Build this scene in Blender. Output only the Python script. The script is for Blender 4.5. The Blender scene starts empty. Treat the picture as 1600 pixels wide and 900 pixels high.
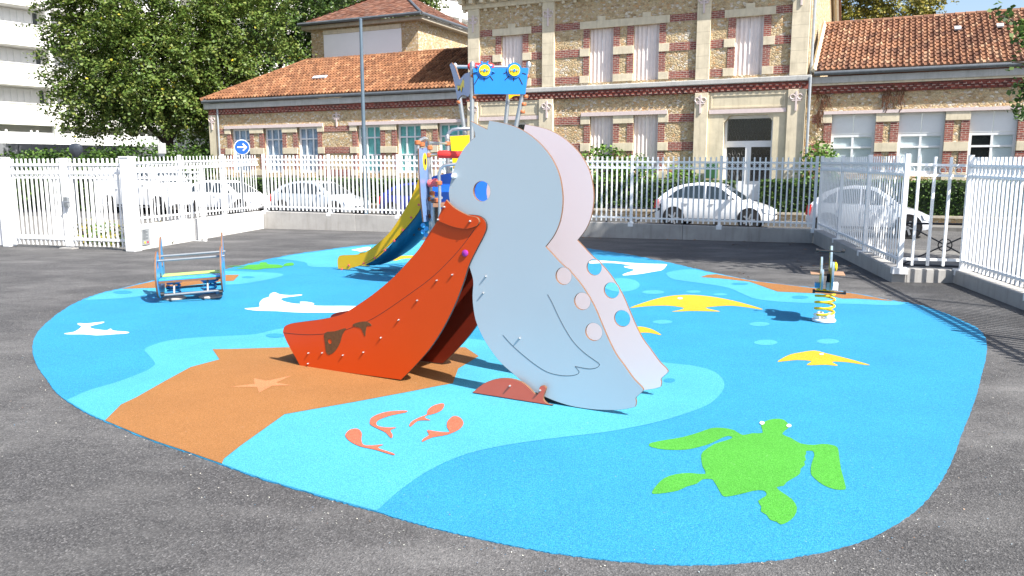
import bpy, bmesh, math, random
from mathutils import Vector, Matrix
import numpy as np
random.seed(7); rng = np.random.default_rng(7)
scn = bpy.context.scene
COL = scn.collection
# ------------------------------------------------------------------ camera
FPX, CAMH = 1220.0, 1.6
PITCH = math.atan(185 / 1220)
cd = bpy.data.cameras.new('camera'); cam = bpy.data.objects.new('camera', cd); COL.objects.link(cam)
cam.location = (0, 0, CAMH); cam.rotation_euler = (math.pi / 2 - PITCH, 0, 0)
cd.sensor_width = 36; cd.lens = 36 * FPX / 1600; cd.clip_start = 0.05; cd.clip_end = 2000
scn.camera = cam
# ------------------------------------------------------------------ sky, sun, exposure
SUN_AZ, SUN_EL = math.radians(134), math.radians(48)
SUNV = Vector((math.sin(SUN_AZ) * math.cos(SUN_EL), math.cos(SUN_AZ) * math.cos(SUN_EL), math.sin(SUN_EL)))
world = bpy.data.worlds.new('World'); scn.world = world; world.use_nodes = True
wn = world.node_tree.nodes; wl = world.node_tree.links
bg = wn['Background']; sky = wn.new('ShaderNodeTexSky'); sky.sky_type = 'NISHITA'; sky.sun_disc = False
sky.sun_elevation = SUN_EL; sky.sun_rotation = SUN_AZ; sky.dust_density = 2.0; sky.air_density = 1.0; sky.ozone_density = 1.0
wl.new(sky.outputs[0], bg.inputs[0]); bg.inputs[1].default_value = 0.098
sd = bpy.data.lights.new('sun', 'SUN'); sun = bpy.data.objects.new('sun', sd); COL.objects.link(sun)
sd.energy = 5.0; sd.angle = math.radians(0.53); sd.color = (1.0, 0.955, 0.89)
sun.rotation_euler = SUNV.to_track_quat('Z', 'Y').to_euler(); sun.location = (20, -20, 30)
vs = scn.view_settings; vs.view_transform = 'Standard'; vs.look = 'None'; vs.exposure = 1.2; vs.gamma = 1
# ------------------------------------------------------------------ measuring: photo pixel -> direction -> surface
cF = Vector((0, math.cos(PITCH), -math.sin(PITCH))); cU = Vector((0, math.sin(PITCH), math.cos(PITCH)))
def ray(x, y): return cF + Vector((1, 0, 0)) * ((x - 800) / FPX) - cU * ((y - 450) / FPX)
CAM = Vector((0, 0, CAMH))
def G(x, y, z=0.0):
    d = ray(x, y); return CAM + d * ((z - CAMH) / d.z)
def D(x, y, Y):
    d = ray(x, y); return CAM + d * (Y / d.y)
def onplane(x, y, p0, n):
    d = ray(x, y); return CAM + d * ((p0 - CAM).dot(n) / d.dot(n))
# facade frame of the school: s along it, t out of it, z up
TH = math.radians(25)
S = Vector((math.cos(TH), -math.sin(TH), 0)); N = Vector((-math.sin(TH), -math.cos(TH), 0)); P0 = Vector((5.4, 33, 0))
ZST = -0.36                                                     # street level, the playground is 0
def FP(s, z, t=0.0): return P0 + S * s + N * t + Vector((0, 0, z))
def FS(x, y, t=0.0):
    w = onplane(x, y, P0 + N * t, N); return (w - P0).dot(S), w.z
# ------------------------------------------------------------------ materials
MATS = {}
def new_mat(name):
    m = bpy.data.materials.new(name); m.use_nodes = True
    nt = m.node_tree; b = nt.nodes['Principled BSDF']
    MATS[name] = m
    return m, nt, b
def nn(nt, typ, **kw):
    n = nt.nodes.new(typ)
    for k, v in kw.items(): setattr(n, k, v)
    return n
def ramp(nt, fac, stops):
    r = nn(nt, 'ShaderNodeValToRGB'); e = r.color_ramp.elements
    while len(e) < len(stops): e.new(0.5)
    for i, (p, c) in enumerate(stops):
        e[i].position = p; e[i].color = (*c, 1)
    nt.links.new(fac, r.inputs[0]); return r.outputs[0]
def mixc(nt, fac, a, b, mode='MIX'):
    m = nn(nt, 'ShaderNodeMix', data_type='RGBA', blend_type=mode)
    for i, v in ((0, fac), (6, a), (7, b)):
        if hasattr(v, 'node'): nt.links.new(v, m.inputs[i])
        elif i == 0: m.inputs[0].default_value = v
        else: m.inputs[i].default_value = (*v, 1)
    return m.outputs[2]
def noise(nt, vec, scale, detail=4, rough=0.55, out=0):
    n = nn(nt, 'ShaderNodeTexNoise'); n.inputs['Scale'].default_value = scale; n.inputs['Detail'].default_value = detail
    n.inputs['Roughness'].default_value = rough
    if vec is not None: nt.links.new(vec, n.inputs['Vector'])
    return n.outputs[out]
def pos(nt): return nn(nt, 'ShaderNodeNewGeometry').outputs['Position']
def mapped(nt, vec, scale=(1, 1, 1), rot=(0, 0, 0)):
    m = nn(nt, 'ShaderNodeMapping'); nt.links.new(vec, m.inputs[0])
    m.inputs['Scale'].default_value = scale; m.inputs['Rotation'].default_value = rot; return m.outputs[0]
def facade_uv(nt, kx=1, ky=1):
    v = mapped(nt, pos(nt), rot=(0, 0, TH)); sp = nn(nt, 'ShaderNodeSeparateXYZ'); nt.links.new(v, sp.inputs[0])
    cb = nn(nt, 'ShaderNodeCombineXYZ'); nt.links.new(sp.outputs[0], cb.inputs[0]); nt.links.new(sp.outputs[2], cb.inputs[1])
    nt.links.new(sp.outputs[1], cb.inputs[2]); return mapped(nt, cb.outputs[0], (kx, ky, 1))
def bump(nt, b, h, strength=0.3, dist=0.02):
    n = nn(nt, 'ShaderNodeBump'); n.inputs['Strength'].default_value = strength; n.inputs['Distance'].default_value = dist
    nt.links.new(h, n.inputs['Height']); nt.links.new(n.outputs[0], b.inputs['Normal'])
def plain(name, col, rough=0.5, var=0.12, scale=6.0, metal=0.0, spec=0.5, bs=0.0, bscale=60):
    """a surface with soft large and fine small variation of one colour"""
    m, nt, b = new_mat(name)
    p = pos(nt); c = Vector(col)
    f1 = noise(nt, p, scale, 5, 0.6)
    col1 = ramp(nt, f1, [(0.25, tuple(c * (1 - var))), (0.75, tuple(min(1, x) for x in c * (1 + var)))])
    nt.links.new(col1, b.inputs['Base Color'])
    b.inputs['Roughness'].default_value = rough; b.inputs['Metallic'].default_value = metal
    b.inputs['Specular IOR Level'].default_value = spec
    if bs: bump(nt, b, noise(nt, p, bscale, 3), bs, 0.005)
    return m
def rubber(name, col):
    m, nt, b = new_mat(name); p = pos(nt); c = Vector(col)
    g = nn(nt, 'ShaderNodeTexVoronoi'); g.inputs['Scale'].default_value = 320; nt.links.new(p, g.inputs['Vector'])
    sp = nn(nt, 'ShaderNodeSeparateColor'); nt.links.new(g.outputs['Color'], sp.inputs[0])
    base = ramp(nt, sp.outputs[0], [(0.0, tuple(c * 0.72)), (0.45, tuple(c)), (1.0, tuple(min(1, x + 0.03) for x in c * 1.16))])
    big = ramp(nt, noise(nt, p, 1.3, 6, 0.6), [(0.3, (0.9, 0.9, 0.9)), (0.7, (1.04, 1.04, 1.04))])
    sk = ramp(nt, noise(nt, p, 120, 2, 0.7), [(0.30, (0.70, 0.72, 0.74)), (0.5, (1, 1, 1)), (0.72, (1.16, 1.14, 1.12))])
    o = mixc(nt, 1.0, mixc(nt, 1.0, base, big, 'MULTIPLY'), sk, 'MULTIPLY')
    dust = ramp(nt, noise(nt, p, 45, 2, 0.5), [(0.70, (0, 0, 0)), (0.80, (1, 1, 1))])
    d2 = nn(nt, 'ShaderNodeMath', operation='MULTIPLY'); nt.links.new(dust, d2.inputs[0]); d2.inputs[1].default_value = 0.16
    o = mixc(nt, d2.outputs[0], o, (0.6, 0.6, 0.55))
    nt.links.new(o, b.inputs['Base Color']); b.inputs['Roughness'].default_value = 0.85; b.inputs['Specular IOR Level'].default_value = 0.25
    bump(nt, b, g.outputs['Distance'], 0.5, 0.004); return m
def asphalt(name, dark, light, worn):
    m, nt, b = new_mat(name); p = pos(nt)
    g = nn(nt, 'ShaderNodeTexVoronoi'); g.inputs['Scale'].default_value = 130; nt.links.new(p, g.inputs['Vector'])
    sp = nn(nt, 'ShaderNodeSeparateColor'); nt.links.new(g.outputs['Color'], sp.inputs[0])
    base = ramp(nt, sp.outputs[1], [(0.0, tuple(Vector(dark) * 0.55)), (0.5, dark), (0.9, light), (1.0, tuple(Vector(light) * 1.7))])
    st = noise(nt, mapped(nt, p, (0.6, 1.0, 1), (0, 0, 0.35)), 1.3, 9, 0.66)
    wear = ramp(nt, st, [(0.44, (0, 0, 0)), (0.60, (0.42, 0.42, 0.42)), (0.72, (0.85, 0.85, 0.85))])
    gr = nn(nt, 'ShaderNodeMath', operation='MULTIPLY'); nt.links.new(wear, gr.inputs[0])
    n2 = ramp(nt, noise(nt, p, 38, 3, 0.7), [(0.3, (0.2, 0.2, 0.2)), (0.7, (1, 1, 1))]); nt.links.new(n2, gr.inputs[1])
    o = mixc(nt, gr.outputs[0], base, worn)
    big = ramp(nt, noise(nt, p, 0.5, 5, 0.6), [(0.3, (0.8, 0.8, 0.8)), (0.7, (1.12, 1.12, 1.12))])
    o = mixc(nt, 1.0, o, big, 'MULTIPLY')
    nt.links.new(o, b.inputs['Base Color']); b.inputs['Roughness'].default_value = 0.8; b.inputs['Specular IOR Level'].default_value = 0.35
    bump(nt, b, g.outputs['Distance'], 0.6, 0.008); return m
def rubble(name):
    m, nt, b = new_mat(name); v = facade_uv(nt, 1, 1.5)
    wob = noise(nt, v, 3.0, 3, 0.6, 1); v2 = mixc(nt, 0.06, v, wob, 'ADD')
    vo = nn(nt, 'ShaderNodeTexVoronoi'); vo.inputs['Scale'].default_value = 8.5; nt.links.new(v2, vo.inputs['Vector'])
    ve = nn(nt, 'ShaderNodeTexVoronoi', feature='DISTANCE_TO_EDGE'); ve.inputs['Scale'].default_value = 8.5; nt.links.new(v2, ve.inputs['Vector'])
    sp = nn(nt, 'ShaderNodeSeparateColor'); nt.links.new(vo.outputs['Color'], sp.inputs[0])
    st = ramp(nt, sp.outputs[0], [(0, (0.34, 0.235, 0.13)), (0.25, (0.49, 0.375, 0.215)), (0.55, (0.58, 0.47, 0.30)), (0.78, (0.54, 0.33, 0.16)), (0.88, (0.60, 0.54, 0.46)), (1, (0.66, 0.60, 0.50))])
    fine = ramp(nt, noise(nt, v, 22, 5, 0.7), [(0.3, (0.62, 0.6, 0.56)), (0.7, (1.25, 1.25, 1.25))])
    st = mixc(nt, 1.0, st, fine, 'MULTIPLY')
    jn = ramp(nt, ve.outputs['Distance'], [(0.02, (1, 1, 1)), (0.09, (0, 0, 0))])
    o = mixc(nt, jn, st, (0.43, 0.345, 0.23))
    nt.links.new(o, b.inputs['Base Color']); b.inputs['Roughness'].default_value = 0.9; b.inputs['Specular IOR Level'].default_value = 0.2
    h = ramp(nt, ve.outputs['Distance'], [(0.0, (0, 0, 0)), (0.2, (1, 1, 1))])
    bump(nt, b, h, 0.6, 0.03); return m
def bricks(name, c1, c2, mortar, sc=1.0, offset=0.5):
    m, nt, b = new_mat(name); v = facade_uv(nt)
    br = nn(nt, 'ShaderNodeTexBrick'); nt.links.new(v, br.inputs['Vector']); br.offset = offset
    for k, c in (('Color1', c1), ('Color2', c2), ('Mortar', mortar)): br.inputs[k].default_value = (*c, 1)
    br.inputs['Scale'].default_value = sc; br.inputs['Mortar Size'].default_value = 0.010; br.inputs['Brick Width'].default_value = 0.23; br.inputs['Row Height'].default_value = 0.075
    f = ramp(nt, noise(nt, v, 14, 4, 0.6), [(0.3, (0.75, 0.75, 0.75)), (0.7, (1.2, 1.2, 1.2))])
    o = mixc(nt, 1.0, br.outputs[0], f, 'MULTIPLY'); nt.links.new(o, b.inputs['Base Color']); b.inputs['Roughness'].default_value = 0.85
    bump(nt, b, br.outputs[1], -0.5, 0.01); return m
def tilemat(name, stops):
    m, nt, b = new_mat(name)
    oi = nn(nt, 'ShaderNodeObjectInfo'); gi = nn(nt, 'ShaderNodeNewGeometry')
    ad = nn(nt, 'ShaderNodeMath', operation='ADD'); nt.links.new(oi.outputs['Random'], ad.inputs[0]); nt.links.new(gi.outputs['Random Per Island'], ad.inputs[1])
    fr = nn(nt, 'ShaderNodeMath', operation='FRACT'); nt.links.new(ad.outputs[0], fr.inputs[0])
    c = ramp(nt, fr.outputs[0], stops)
    f = ramp(nt, noise(nt, gi.outputs['Position'], 1.2, 6, 0.65), [(0.3, (0.72, 0.70, 0.69)), (0.68, (1.1, 1.08, 1.05))])
    f2 = ramp(nt, noise(nt, gi.outputs['Position'], 25, 3, 0.6), [(0.3, (0.8, 0.8, 0.8)), (0.7, (1.15, 1.15, 1.15))])
    o = mixc(nt, 1.0, mixc(nt, 1.0, c, f, 'MULTIPLY'), f2, 'MULTIPLY')
    nt.links.new(o, b.inputs['Base Color']); b.inputs['Roughness'].default_value = 0.9; b.inputs['Specular IOR Level'].default_value = 0.12; return m
def leafmat(name, stops, trans=0.16):
    m, nt, b = new_mat(name); gi = nn(nt, 'ShaderNodeNewGeometry')
    c = ramp(nt, gi.outputs['Random Per Island'], stops)
    f = ramp(nt, noise(nt, gi.outputs['Position'], 0.9, 4, 0.6), [(0.3, (0.62, 0.72, 0.66)), (0.7, (1.3, 1.2, 1.1))])
    o = mixc(nt, 1.0, c, f, 'MULTIPLY')
    tr = nn(nt, 'ShaderNodeBsdfTranslucent'); nt.links.new(o, tr.inputs[0]); nt.links.new(o, b.inputs['Base Color'])
    b.inputs['Roughness'].default_value = 0.5; b.inputs['Specular IOR Level'].default_value = 0.35
    mx = nn(nt, 'ShaderNodeMixShader'); mx.inputs[0].default_value = trans
    nt.links.new(b.outputs[0], mx.inputs[1]); nt.links.new(tr.outputs[0], mx.inputs[2]); nt.links.new(mx.outputs[0], nt.nodes['Material Output'].inputs[0]); return m
def glassmat(name, tint, mixf):
    m, nt, b = new_mat(name)
    b.inputs['Base Color'].default_value = (*tint, 1); b.inputs['Roughness'].default_value = 0.04; b.inputs['Specular IOR Level'].default_value = 0.8
    tr = nn(nt, 'ShaderNodeBsdfTransparent'); tr.inputs[0].default_value = (0.96, 0.98, 0.98, 1)
    mx = nn(nt, 'ShaderNodeMixShader'); mx.inputs[0].default_value = mixf
    nt.links.new(b.outputs[0], mx.inputs[1]); nt.links.new(tr.outputs[0], mx.inputs[2]); nt.links.new(mx.outputs[0], nt.nodes['Material Output'].inputs[0]); return m
def concrete(name, col, joint=False):
    m, nt, b = new_mat(name); p = pos(nt); c = Vector(col)
    a = ramp(nt, noise(nt, p, 2.2, 8, 0.65), [(0.3, tuple(c * 0.82)), (0.7, tuple(c * 1.1))])
    st = ramp(nt, noise(nt, mapped(nt, p, (5, 5, 0.5)), 2.0, 5, 0.6), [(0.5, (1, 1, 1)), (0.8, (0.78, 0.77, 0.74))])
    o = mixc(nt, 1.0, a, st, 'MULTIPLY')
    sp = ramp(nt, noise(nt, p, 90, 2, 0.5), [(0.25, (0.8, 0.8, 0.8)), (0.4, (1, 1, 1))])
    o = mixc(nt, 1.0, o, sp, 'MULTIPLY')
    nt.links.new(o, b.inputs['Base Color']); b.inputs['Roughness'].default_value = 0.85; b.inputs['Specular IOR Level'].default_value = 0.25
    bump(nt, b, noise(nt, p, 60, 4), 0.25, 0.004); return m

M_ASPH = asphalt('playground_asphalt', (0.062, 0.061, 0.062), (0.096, 0.094, 0.094), (0.22, 0.215, 0.21))
M_ROAD = asphalt('road_asphalt', (0.075, 0.075, 0.076), (0.12, 0.118, 0.115), (0.18, 0.175, 0.17))
M_PAVE = concrete('pavement', (0.17, 0.165, 0.155))
R_BLUE = rubber('rubber_blue', (0.016, 0.215, 0.40)); R_CYAN = rubber('rubber_cyan', (0.050, 0.305, 0.45))
R_ORANGE = rubber('rubber_orange', (0.265, 0.115, 0.031)); R_SALMON = rubber('rubber_salmon', (0.42, 0.17, 0.07))
R_CORAL = rubber('rubber_coral', (0.55, 0.105, 0.055)); R_GREEN = rubber('rubber_green', (0.055, 0.29, 0.025))
R_YEL = rubber('rubber_yellow', (0.52, 0.32, 0.012)); R_WHITE = rubber('rubber_white', (0.72, 0.73, 0.74))
M_WHITE = plain('white_coated_steel', (0.80, 0.81, 0.82), 0.35, 0.03)
M_CONC = concrete('grey_concrete', (0.36, 0.35, 0.335)); M_CONCLIT = concrete('sunlit_concrete', (0.62, 0.61, 0.59))  # second one: paler copy of the concrete, sunlight put into its colour
M_DUCK = plain('pale_blue_laminate', (0.375, 0.452, 0.51), 0.26, 0.02, 2.0, bs=0.02)
M_DUCKIN = plain('pale_pink_laminate', (0.70, 0.615, 0.635), 0.32, 0.03, 1.0)
M_ORNG = plain('orange_laminate', (0.53, 0.052, 0.003), 0.33, 0.04, 2.0); M_ORNGSHADE = plain('orange_shaded', (0.14, 0.012, 0.003), 0.45, 0.05)  # inner orange: same laminate, darkened for the shade between the panels
M_FOOT = plain('terracotta_laminate', (0.52, 0.095, 0.055), 0.4, 0.04)
M_EDGE = plain('wood_edge', (0.16, 0.075, 0.036), 0.6, 0.2, 30); M_DARKEDGE = plain('dark_edge', (0.03, 0.022, 0.02), 0.5)
M_BROWN = plain('brown_engraving', (0.10, 0.045, 0.015), 0.7, 0.3, 40); M_LINE = plain('engraved_dark', (0.02, 0.02, 0.022), 0.6)
M_STEEL = plain('galvanised_steel', (0.42, 0.44, 0.46), 0.35, 0.1, 20, metal=0.75); M_DSTEEL = plain('dull_steel', (0.20, 0.215, 0.23), 0.4, 0.1, 20, metal=0.4); M_BOLT = plain('bolt_steel', (0.42, 0.43, 0.44), 0.3, 0.05, metal=0.6)
M_PURP = plain('purple_cap', (0.30, 0.03, 0.30), 0.35); M_BLACK = plain('black_plastic', (0.015, 0.015, 0.017), 0.45)
M_YSL = plain('slide_yellow', (0.70, 0.40, 0.005), 0.35, 0.04); M_CBLUE = plain('slide_blue', (0.003, 0.085, 0.17), 0.35, 0.1)
M_PERI = plain('periwinkle_panel', (0.15, 0.25, 0.46), 0.35, 0.03); M_SKYB = plain('azure_panel', (0.012, 0.19, 0.58), 0.35, 0.03)
M_ROYAL = plain('royal_blue_panel', (0.012, 0.12, 0.58), 0.35); M_YEL = plain('bright_yellow', (0.78, 0.52, 0.008), 0.35, 0.03)
M_RED = plain('red_plastic', (0.68, 0.035, 0.03), 0.35, 0.04); M_CONN = plain('orange_connector', (0.40, 0.12, 0.04), 0.5)
M_BROWNP = plain('brown_panel', (0.32, 0.16, 0.09), 0.5); M_SEAT = plain('lime_seat', (0.38, 0.55, 0.14), 0.4, 0.05)
M_LBLUE = plain('light_blue_panel', (0.035, 0.29, 0.62), 0.35, 0.03); M_WOOD = plain('plywood', (0.34, 0.20, 0.12), 0.55, 0.15, 12)
M_CORALP = plain('salmon_knob', (0.65, 0.10, 0.10), 0.4)
M_RUB = rubble('meuliere_rubble'); M_BRICK = bricks('red_brick', (0.30, 0.075, 0.05), (0.17, 0.04, 0.034), (0.42, 0.33, 0.27))
M_BRICKD = bricks('dentil_brick', (0.30, 0.07, 0.05), (0.075, 0.03, 0.028), (0.20, 0.07, 0.05))
M_CREAM = concrete('cream_stone', (0.66, 0.58, 0.43)); M_CREAMP = concrete('cream_render', (0.62, 0.55, 0.40)); M_STONEG = concrete('weathered_cornice', (0.47, 0.465, 0.445))
M_PINK = plain('pink_painted_iron', (0.62, 0.52, 0.50), 0.6, 0.08, 8); M_ZINC = plain('zinc', (0.12, 0.135, 0.15), 0.45, 0.2, 5, metal=0.3); M_PIPE = plain('grey_downpipe', (0.30, 0.33, 0.36), 0.5)
M_TILE = tilemat('clay_tiles', [(0, (0.13, 0.072, 0.054)), (0.3, (0.25, 0.13, 0.083)), (0.55, (0.33, 0.18, 0.11)), (0.75, (0.19, 0.10, 0.07)), (1, (0.44, 0.29, 0.19))])
M_TILE2 = tilemat('flat_clay_tiles', [(0, (0.13, 0.060, 0.042)), (0.4, (0.20, 0.095, 0.065)), (0.7, (0.17, 0.10, 0.08)), (1, (0.25, 0.13, 0.09))])
M_TILE3 = tilemat('orange_clay_tiles', [(0, (0.13, 0.064, 0.038)), (0.3, (0.22, 0.105, 0.056)), (0.55, (0.275, 0.135, 0.072)), (0.75, (0.18, 0.083, 0.048)), (1, (0.34, 0.19, 0.105))])
M_UNDER = plain('roof_underlay', (0.13, 0.055, 0.035), 0.9, 0.3)
M_SHUT = plain('mauve_shutter', (0.78, 0.69, 0.655), 0.55, 0.08, 5); M_PANEL = plain('white_render_panel', (0.85, 0.84, 0.85), 0.6, 0.04, 1.0)
M_FRAME = plain('white_frame', (0.76, 0.77, 0.78), 0.4, 0.03); M_GLASS = glassmat('window_glass', (0.05, 0.07, 0.08), 0.93)
M_DGLASS = glassmat('door_glass', (0.02, 0.022, 0.025), 0.25); M_CURT = plain('teal_curtain', (0.24, 0.66, 0.62), 0.8, 0.2, 5); M_CURTB = plain('blue_grey_curtain', (0.42, 0.52, 0.66), 0.8, 0.45, 3)
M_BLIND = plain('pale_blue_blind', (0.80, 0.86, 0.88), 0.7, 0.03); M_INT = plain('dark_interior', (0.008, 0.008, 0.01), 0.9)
M_APT = plain('white_render', (0.78, 0.77, 0.74), 0.8, 0.04, 0.6); M_APTD = plain('white_slats', (0.66, 0.67, 0.68), 0.7, 0.04)
M_WALLG = concrete('old_grey_wall', (0.17, 0.18, 0.19))
M_LEAF = leafmat('lime_leaves', [(0, (0.06, 0.11, 0.018)), (0.5, (0.10, 0.16, 0.03)), (0.9, (0.16, 0.20, 0.05)), (0.992, (0.19, 0.22, 0.06)), (1.0, (0.60, 0.48, 0.03))])
M_LEAFD = leafmat('dark_leaves', [(0, (0.028, 0.065, 0.012)), (0.6, (0.06, 0.115, 0.022)), (1.0, (0.11, 0.17, 0.04))])
M_LEAFY = leafmat('autumn_leaves', [(0, (0.10, 0.11, 0.015)), (0.5, (0.19, 0.18, 0.03)), (1.0, (0.30, 0.24, 0.04))])
M_LEAFH = leafmat('hedge_leaves', [(0, (0.02, 0.05, 0.010)), (0.6, (0.05, 0.105, 0.02)), (1.0, (0.11, 0.19, 0.035))], 0.2)
M_LEAFB = leafmat('bush_leaves', [(0, (0.05, 0.12, 0.02)), (0.6, (0.11, 0.22, 0.04)), (1.0, (0.22, 0.34, 0.08))])
M_BARK = plain('bark', (0.055, 0.042, 0.032), 0.9, 0.35, 9, bs=0.6, bscale=14); M_HCORE = plain('hedge_core', (0.012, 0.026, 0.008), 0.95, 0.4, 6)
M_POLE = plain('slate_blue_pole', (0.09, 0.13, 0.17), 0.45); M_SIGNB = plain('sign_blue', (0.01, 0.09, 0.60), 0.4); M_SIGNG = plain('sign_back_grey', (0.40, 0.40, 0.40), 0.5)
M_BAG = plain('black_plastic_bag', (0.035, 0.042, 0.055), 0.35, 0.3, 12, bs=0.5, bscale=25); M_DKFRAME = plain('black_painted_steel', (0.012, 0.013, 0.018), 0.4)
M_SOIL = plain('soil', (0.16, 0.11, 0.06), 0.9, 0.3, 4); M_COPE = concrete('coping_stone', (0.45, 0.40, 0.32)); M_LAWN = plain('dull_grass', (0.05, 0.075, 0.02), 0.9, 0.3, 3)
M_TYRE = plain('tyre_rubber', (0.015, 0.015, 0.016), 0.8); M_RIM = plain('alloy_rim', (0.45, 0.46, 0.48), 0.3, 0.05, metal=0.7); M_ARCH = plain('arch_black', (0.008, 0.008, 0.009), 0.9)
M_HEAD = plain('headlamp', (0.55, 0.58, 0.62), 0.1); M_TAIL = plain('tail_lamp', (0.50, 0.012, 0.012), 0.15); M_CARGL = plain('car_glass', (0.020, 0.030, 0.036), 0.05, 0.1, spec=0.8)
def paint(name, c, metal=0.0):
    m = plain(name, c, 0.28, 0.015, 1.0, metal=metal); b = m.node_tree.nodes['Principled BSDF']; b.inputs['Coat Weight'].default_value = 0.6; b.inputs['Coat Roughness'].default_value = 0.05; return m
C_WHITE = paint('car_white', (0.76, 0.77, 0.78)); C_SILV = paint('car_silver', (0.50, 0.54, 0.58), 0.35); C_NAVY = paint('car_navy', (0.03, 0.04, 0.24)); C_DARK = paint('car_charcoal', (0.05, 0.055, 0.06)); C_PEARL = paint('car_pearl', (0.62, 0.65, 0.70), 0.1)

# ------------------------------------------------------------------ object helpers
ORG = {}
def tag(o, label=None, cat=None, group=None, kind=None):
    if label: o['label'] = label
    if cat: o['category'] = cat
    if group: o['group'] = group
    if kind: o['kind'] = kind
    return o
def empty(name, loc, label, cat, group=None, rz=0.0):
    o = bpy.data.objects.new(name, None); COL.objects.link(o); o.location = loc; o.rotation_euler = (0, 0, rz); o.empty_display_size = 0.2
    ORG[o.name] = Vector(loc); return tag(o, label, cat, group)
def link(name, me, parent=None):
    o = bpy.data.objects.new(name, me); COL.objects.link(o)
    if parent is not None:
        o.parent = parent; ORG[o.name] = ORG.get(parent.name, Vector((0, 0, 0)))
    return o
class MB:
    """collects geometry in world space; build() links it as one mesh, stored relative to its thing"""
    def __init__(s): s.v = []; s.f = []; s.mi = []; s.cur = 0
    def face(s, idx): s.f.append(tuple(idx)); s.mi.append(s.cur)
    def add(s, vs, fs):
        k = len(s.v); s.v += [Vector(p) for p in vs]
        for f in fs: s.face([i + k for i in f])
        return s
    def hexa(s, p): # 8 points: bottom 4 (ccw), top 4
        return s.add(p, [(3, 2, 1, 0), (4, 5, 6, 7), (0, 1, 5, 4), (1, 2, 6, 5), (2, 3, 7, 6), (3, 0, 4, 7)])
    def box(s, a, b):
        (x0, y0, z0), (x1, y1, z1) = a, b
        return s.hexa([(x0, y0, z0), (x1, y0, z0), (x1, y1, z0), (x0, y1, z0), (x0, y0, z1), (x1, y0, z1), (x1, y1, z1), (x0, y1, z1)])
    def fbox(s, s0, s1, z0, z1, t0, t1): # box in the facade frame
        return s.hexa([FP(s0, z0, t1), FP(s1, z0, t1), FP(s1, z0, t0), FP(s0, z0, t0), FP(s0, z1, t1), FP(s1, z1, t1), FP(s1, z1, t0), FP(s0, z1, t0)])
    def obox(s, c, ax, ay, az):
        c = Vector(c); q = []
        for k in (-1, 1):
            for (i, j) in ((-1, -1), (1, -1), (1, 1), (-1, 1)): q.append(c + ax * i + ay * j + az * k)
        return s.hexa(q)
    def tube(s, pts, r, n=8, caps=True):
        pts = [Vector(p) for p in pts]; rs = r if isinstance(r, (list, tuple)) else [r] * len(pts)
        k = len(s.v); prev = None
        for i, p in enumerate(pts):
            d = (pts[min(i + 1, len(pts) - 1)] - pts[max(i - 1, 0)]).normalized()
            a = prev if prev is not None else (Vector((0, 0, 1)) if abs(d.z) < 0.9 else Vector((1, 0, 0)))
            u = (a - d * a.dot(d)).normalized(); w = d.cross(u); prev = u
            for j in range(n):
                an = 2 * math.pi * j / n; s.v.append(p + (u * math.cos(an) + w * math.sin(an)) * rs[i])
        for i in range(len(pts) - 1):
            for j in range(n):
                a = k + i * n + j; b = k + i * n + (j + 1) % n; s.face((a, b, b + n, a + n))
        if caps:
            s.face([k + j for j in range(n)][::-1]); s.face([k + (len(pts) - 1) * n + j for j in range(n)])
        return s
    def disc(s, c, axis, r, h, n=16):
        axis = Vector(axis).normalized(); c = Vector(c); return s.tube([c - axis * h / 2, c + axis * h / 2], r, n)
    def lathe(s, c, prof, n=16):
        k = len(s.v); c = Vector(c)
        for (r, z) in prof:
            for j in range(n):
                an = 2 * math.pi * j / n; s.v.append(c + Vector((r * math.cos(an), r * math.sin(an), z)))
        for i in range(len(prof) - 1):
            for j in range(n): s.face((k + i * n + j, k + i * n + (j + 1) % n, k + (i + 1) * n + (j + 1) % n, k + (i + 1) * n + j))
        s.face([k + j for j in range(n)][::-1]); s.face([k + (len(prof) - 1) * n + j for j in range(n)]); return s
    def prism(s, pts, d):
        """polygon (world points) pushed along d"""
        n = len(pts); k = len(s.v); d = Vector(d); s.v += [Vector(p) for p in pts] + [Vector(p) + d for p in pts]
        s.face([k + i for i in range(n)][::-1]); s.face([k + n + i for i in range(n)])
        for i in range(n): s.face((k + i, k + (i + 1) % n, k + n + (i + 1) % n, k + n + i))
        return s
    def build(s, name, mats, parent=None, smooth=False, bevel=0.0, seg=2):
        o0 = ORG.get(parent.name, Vector((0, 0, 0))) if parent is not None else Vector((0, 0, 0))
        me = bpy.data.meshes.new(name); me.from_pydata([tuple(p - o0) for p in s.v], [], s.f)
        mats = mats if isinstance(mats, (list, tuple)) else [mats]
        for m in mats: me.materials.append(m)
        if len(mats) > 1: me.polygons.foreach_set('material_index', s.mi)
        bm = bmesh.new(); bm.from_mesh(me); bmesh.ops.recalc_face_normals(bm, faces=bm.faces); bm.to_mesh(me); bm.free()
        if smooth:
            for p in me.polygons: p.use_smooth = True
            try: me.set_sharp_from_angle(angle=math.radians(40))
            except Exception: pass
        o = link(name, me, parent)
        if bevel:
            b = o.modifiers.new('bevel', 'BEVEL'); b.width = bevel; b.segments = seg; b.limit_method = 'ANGLE'
        return o
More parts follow.
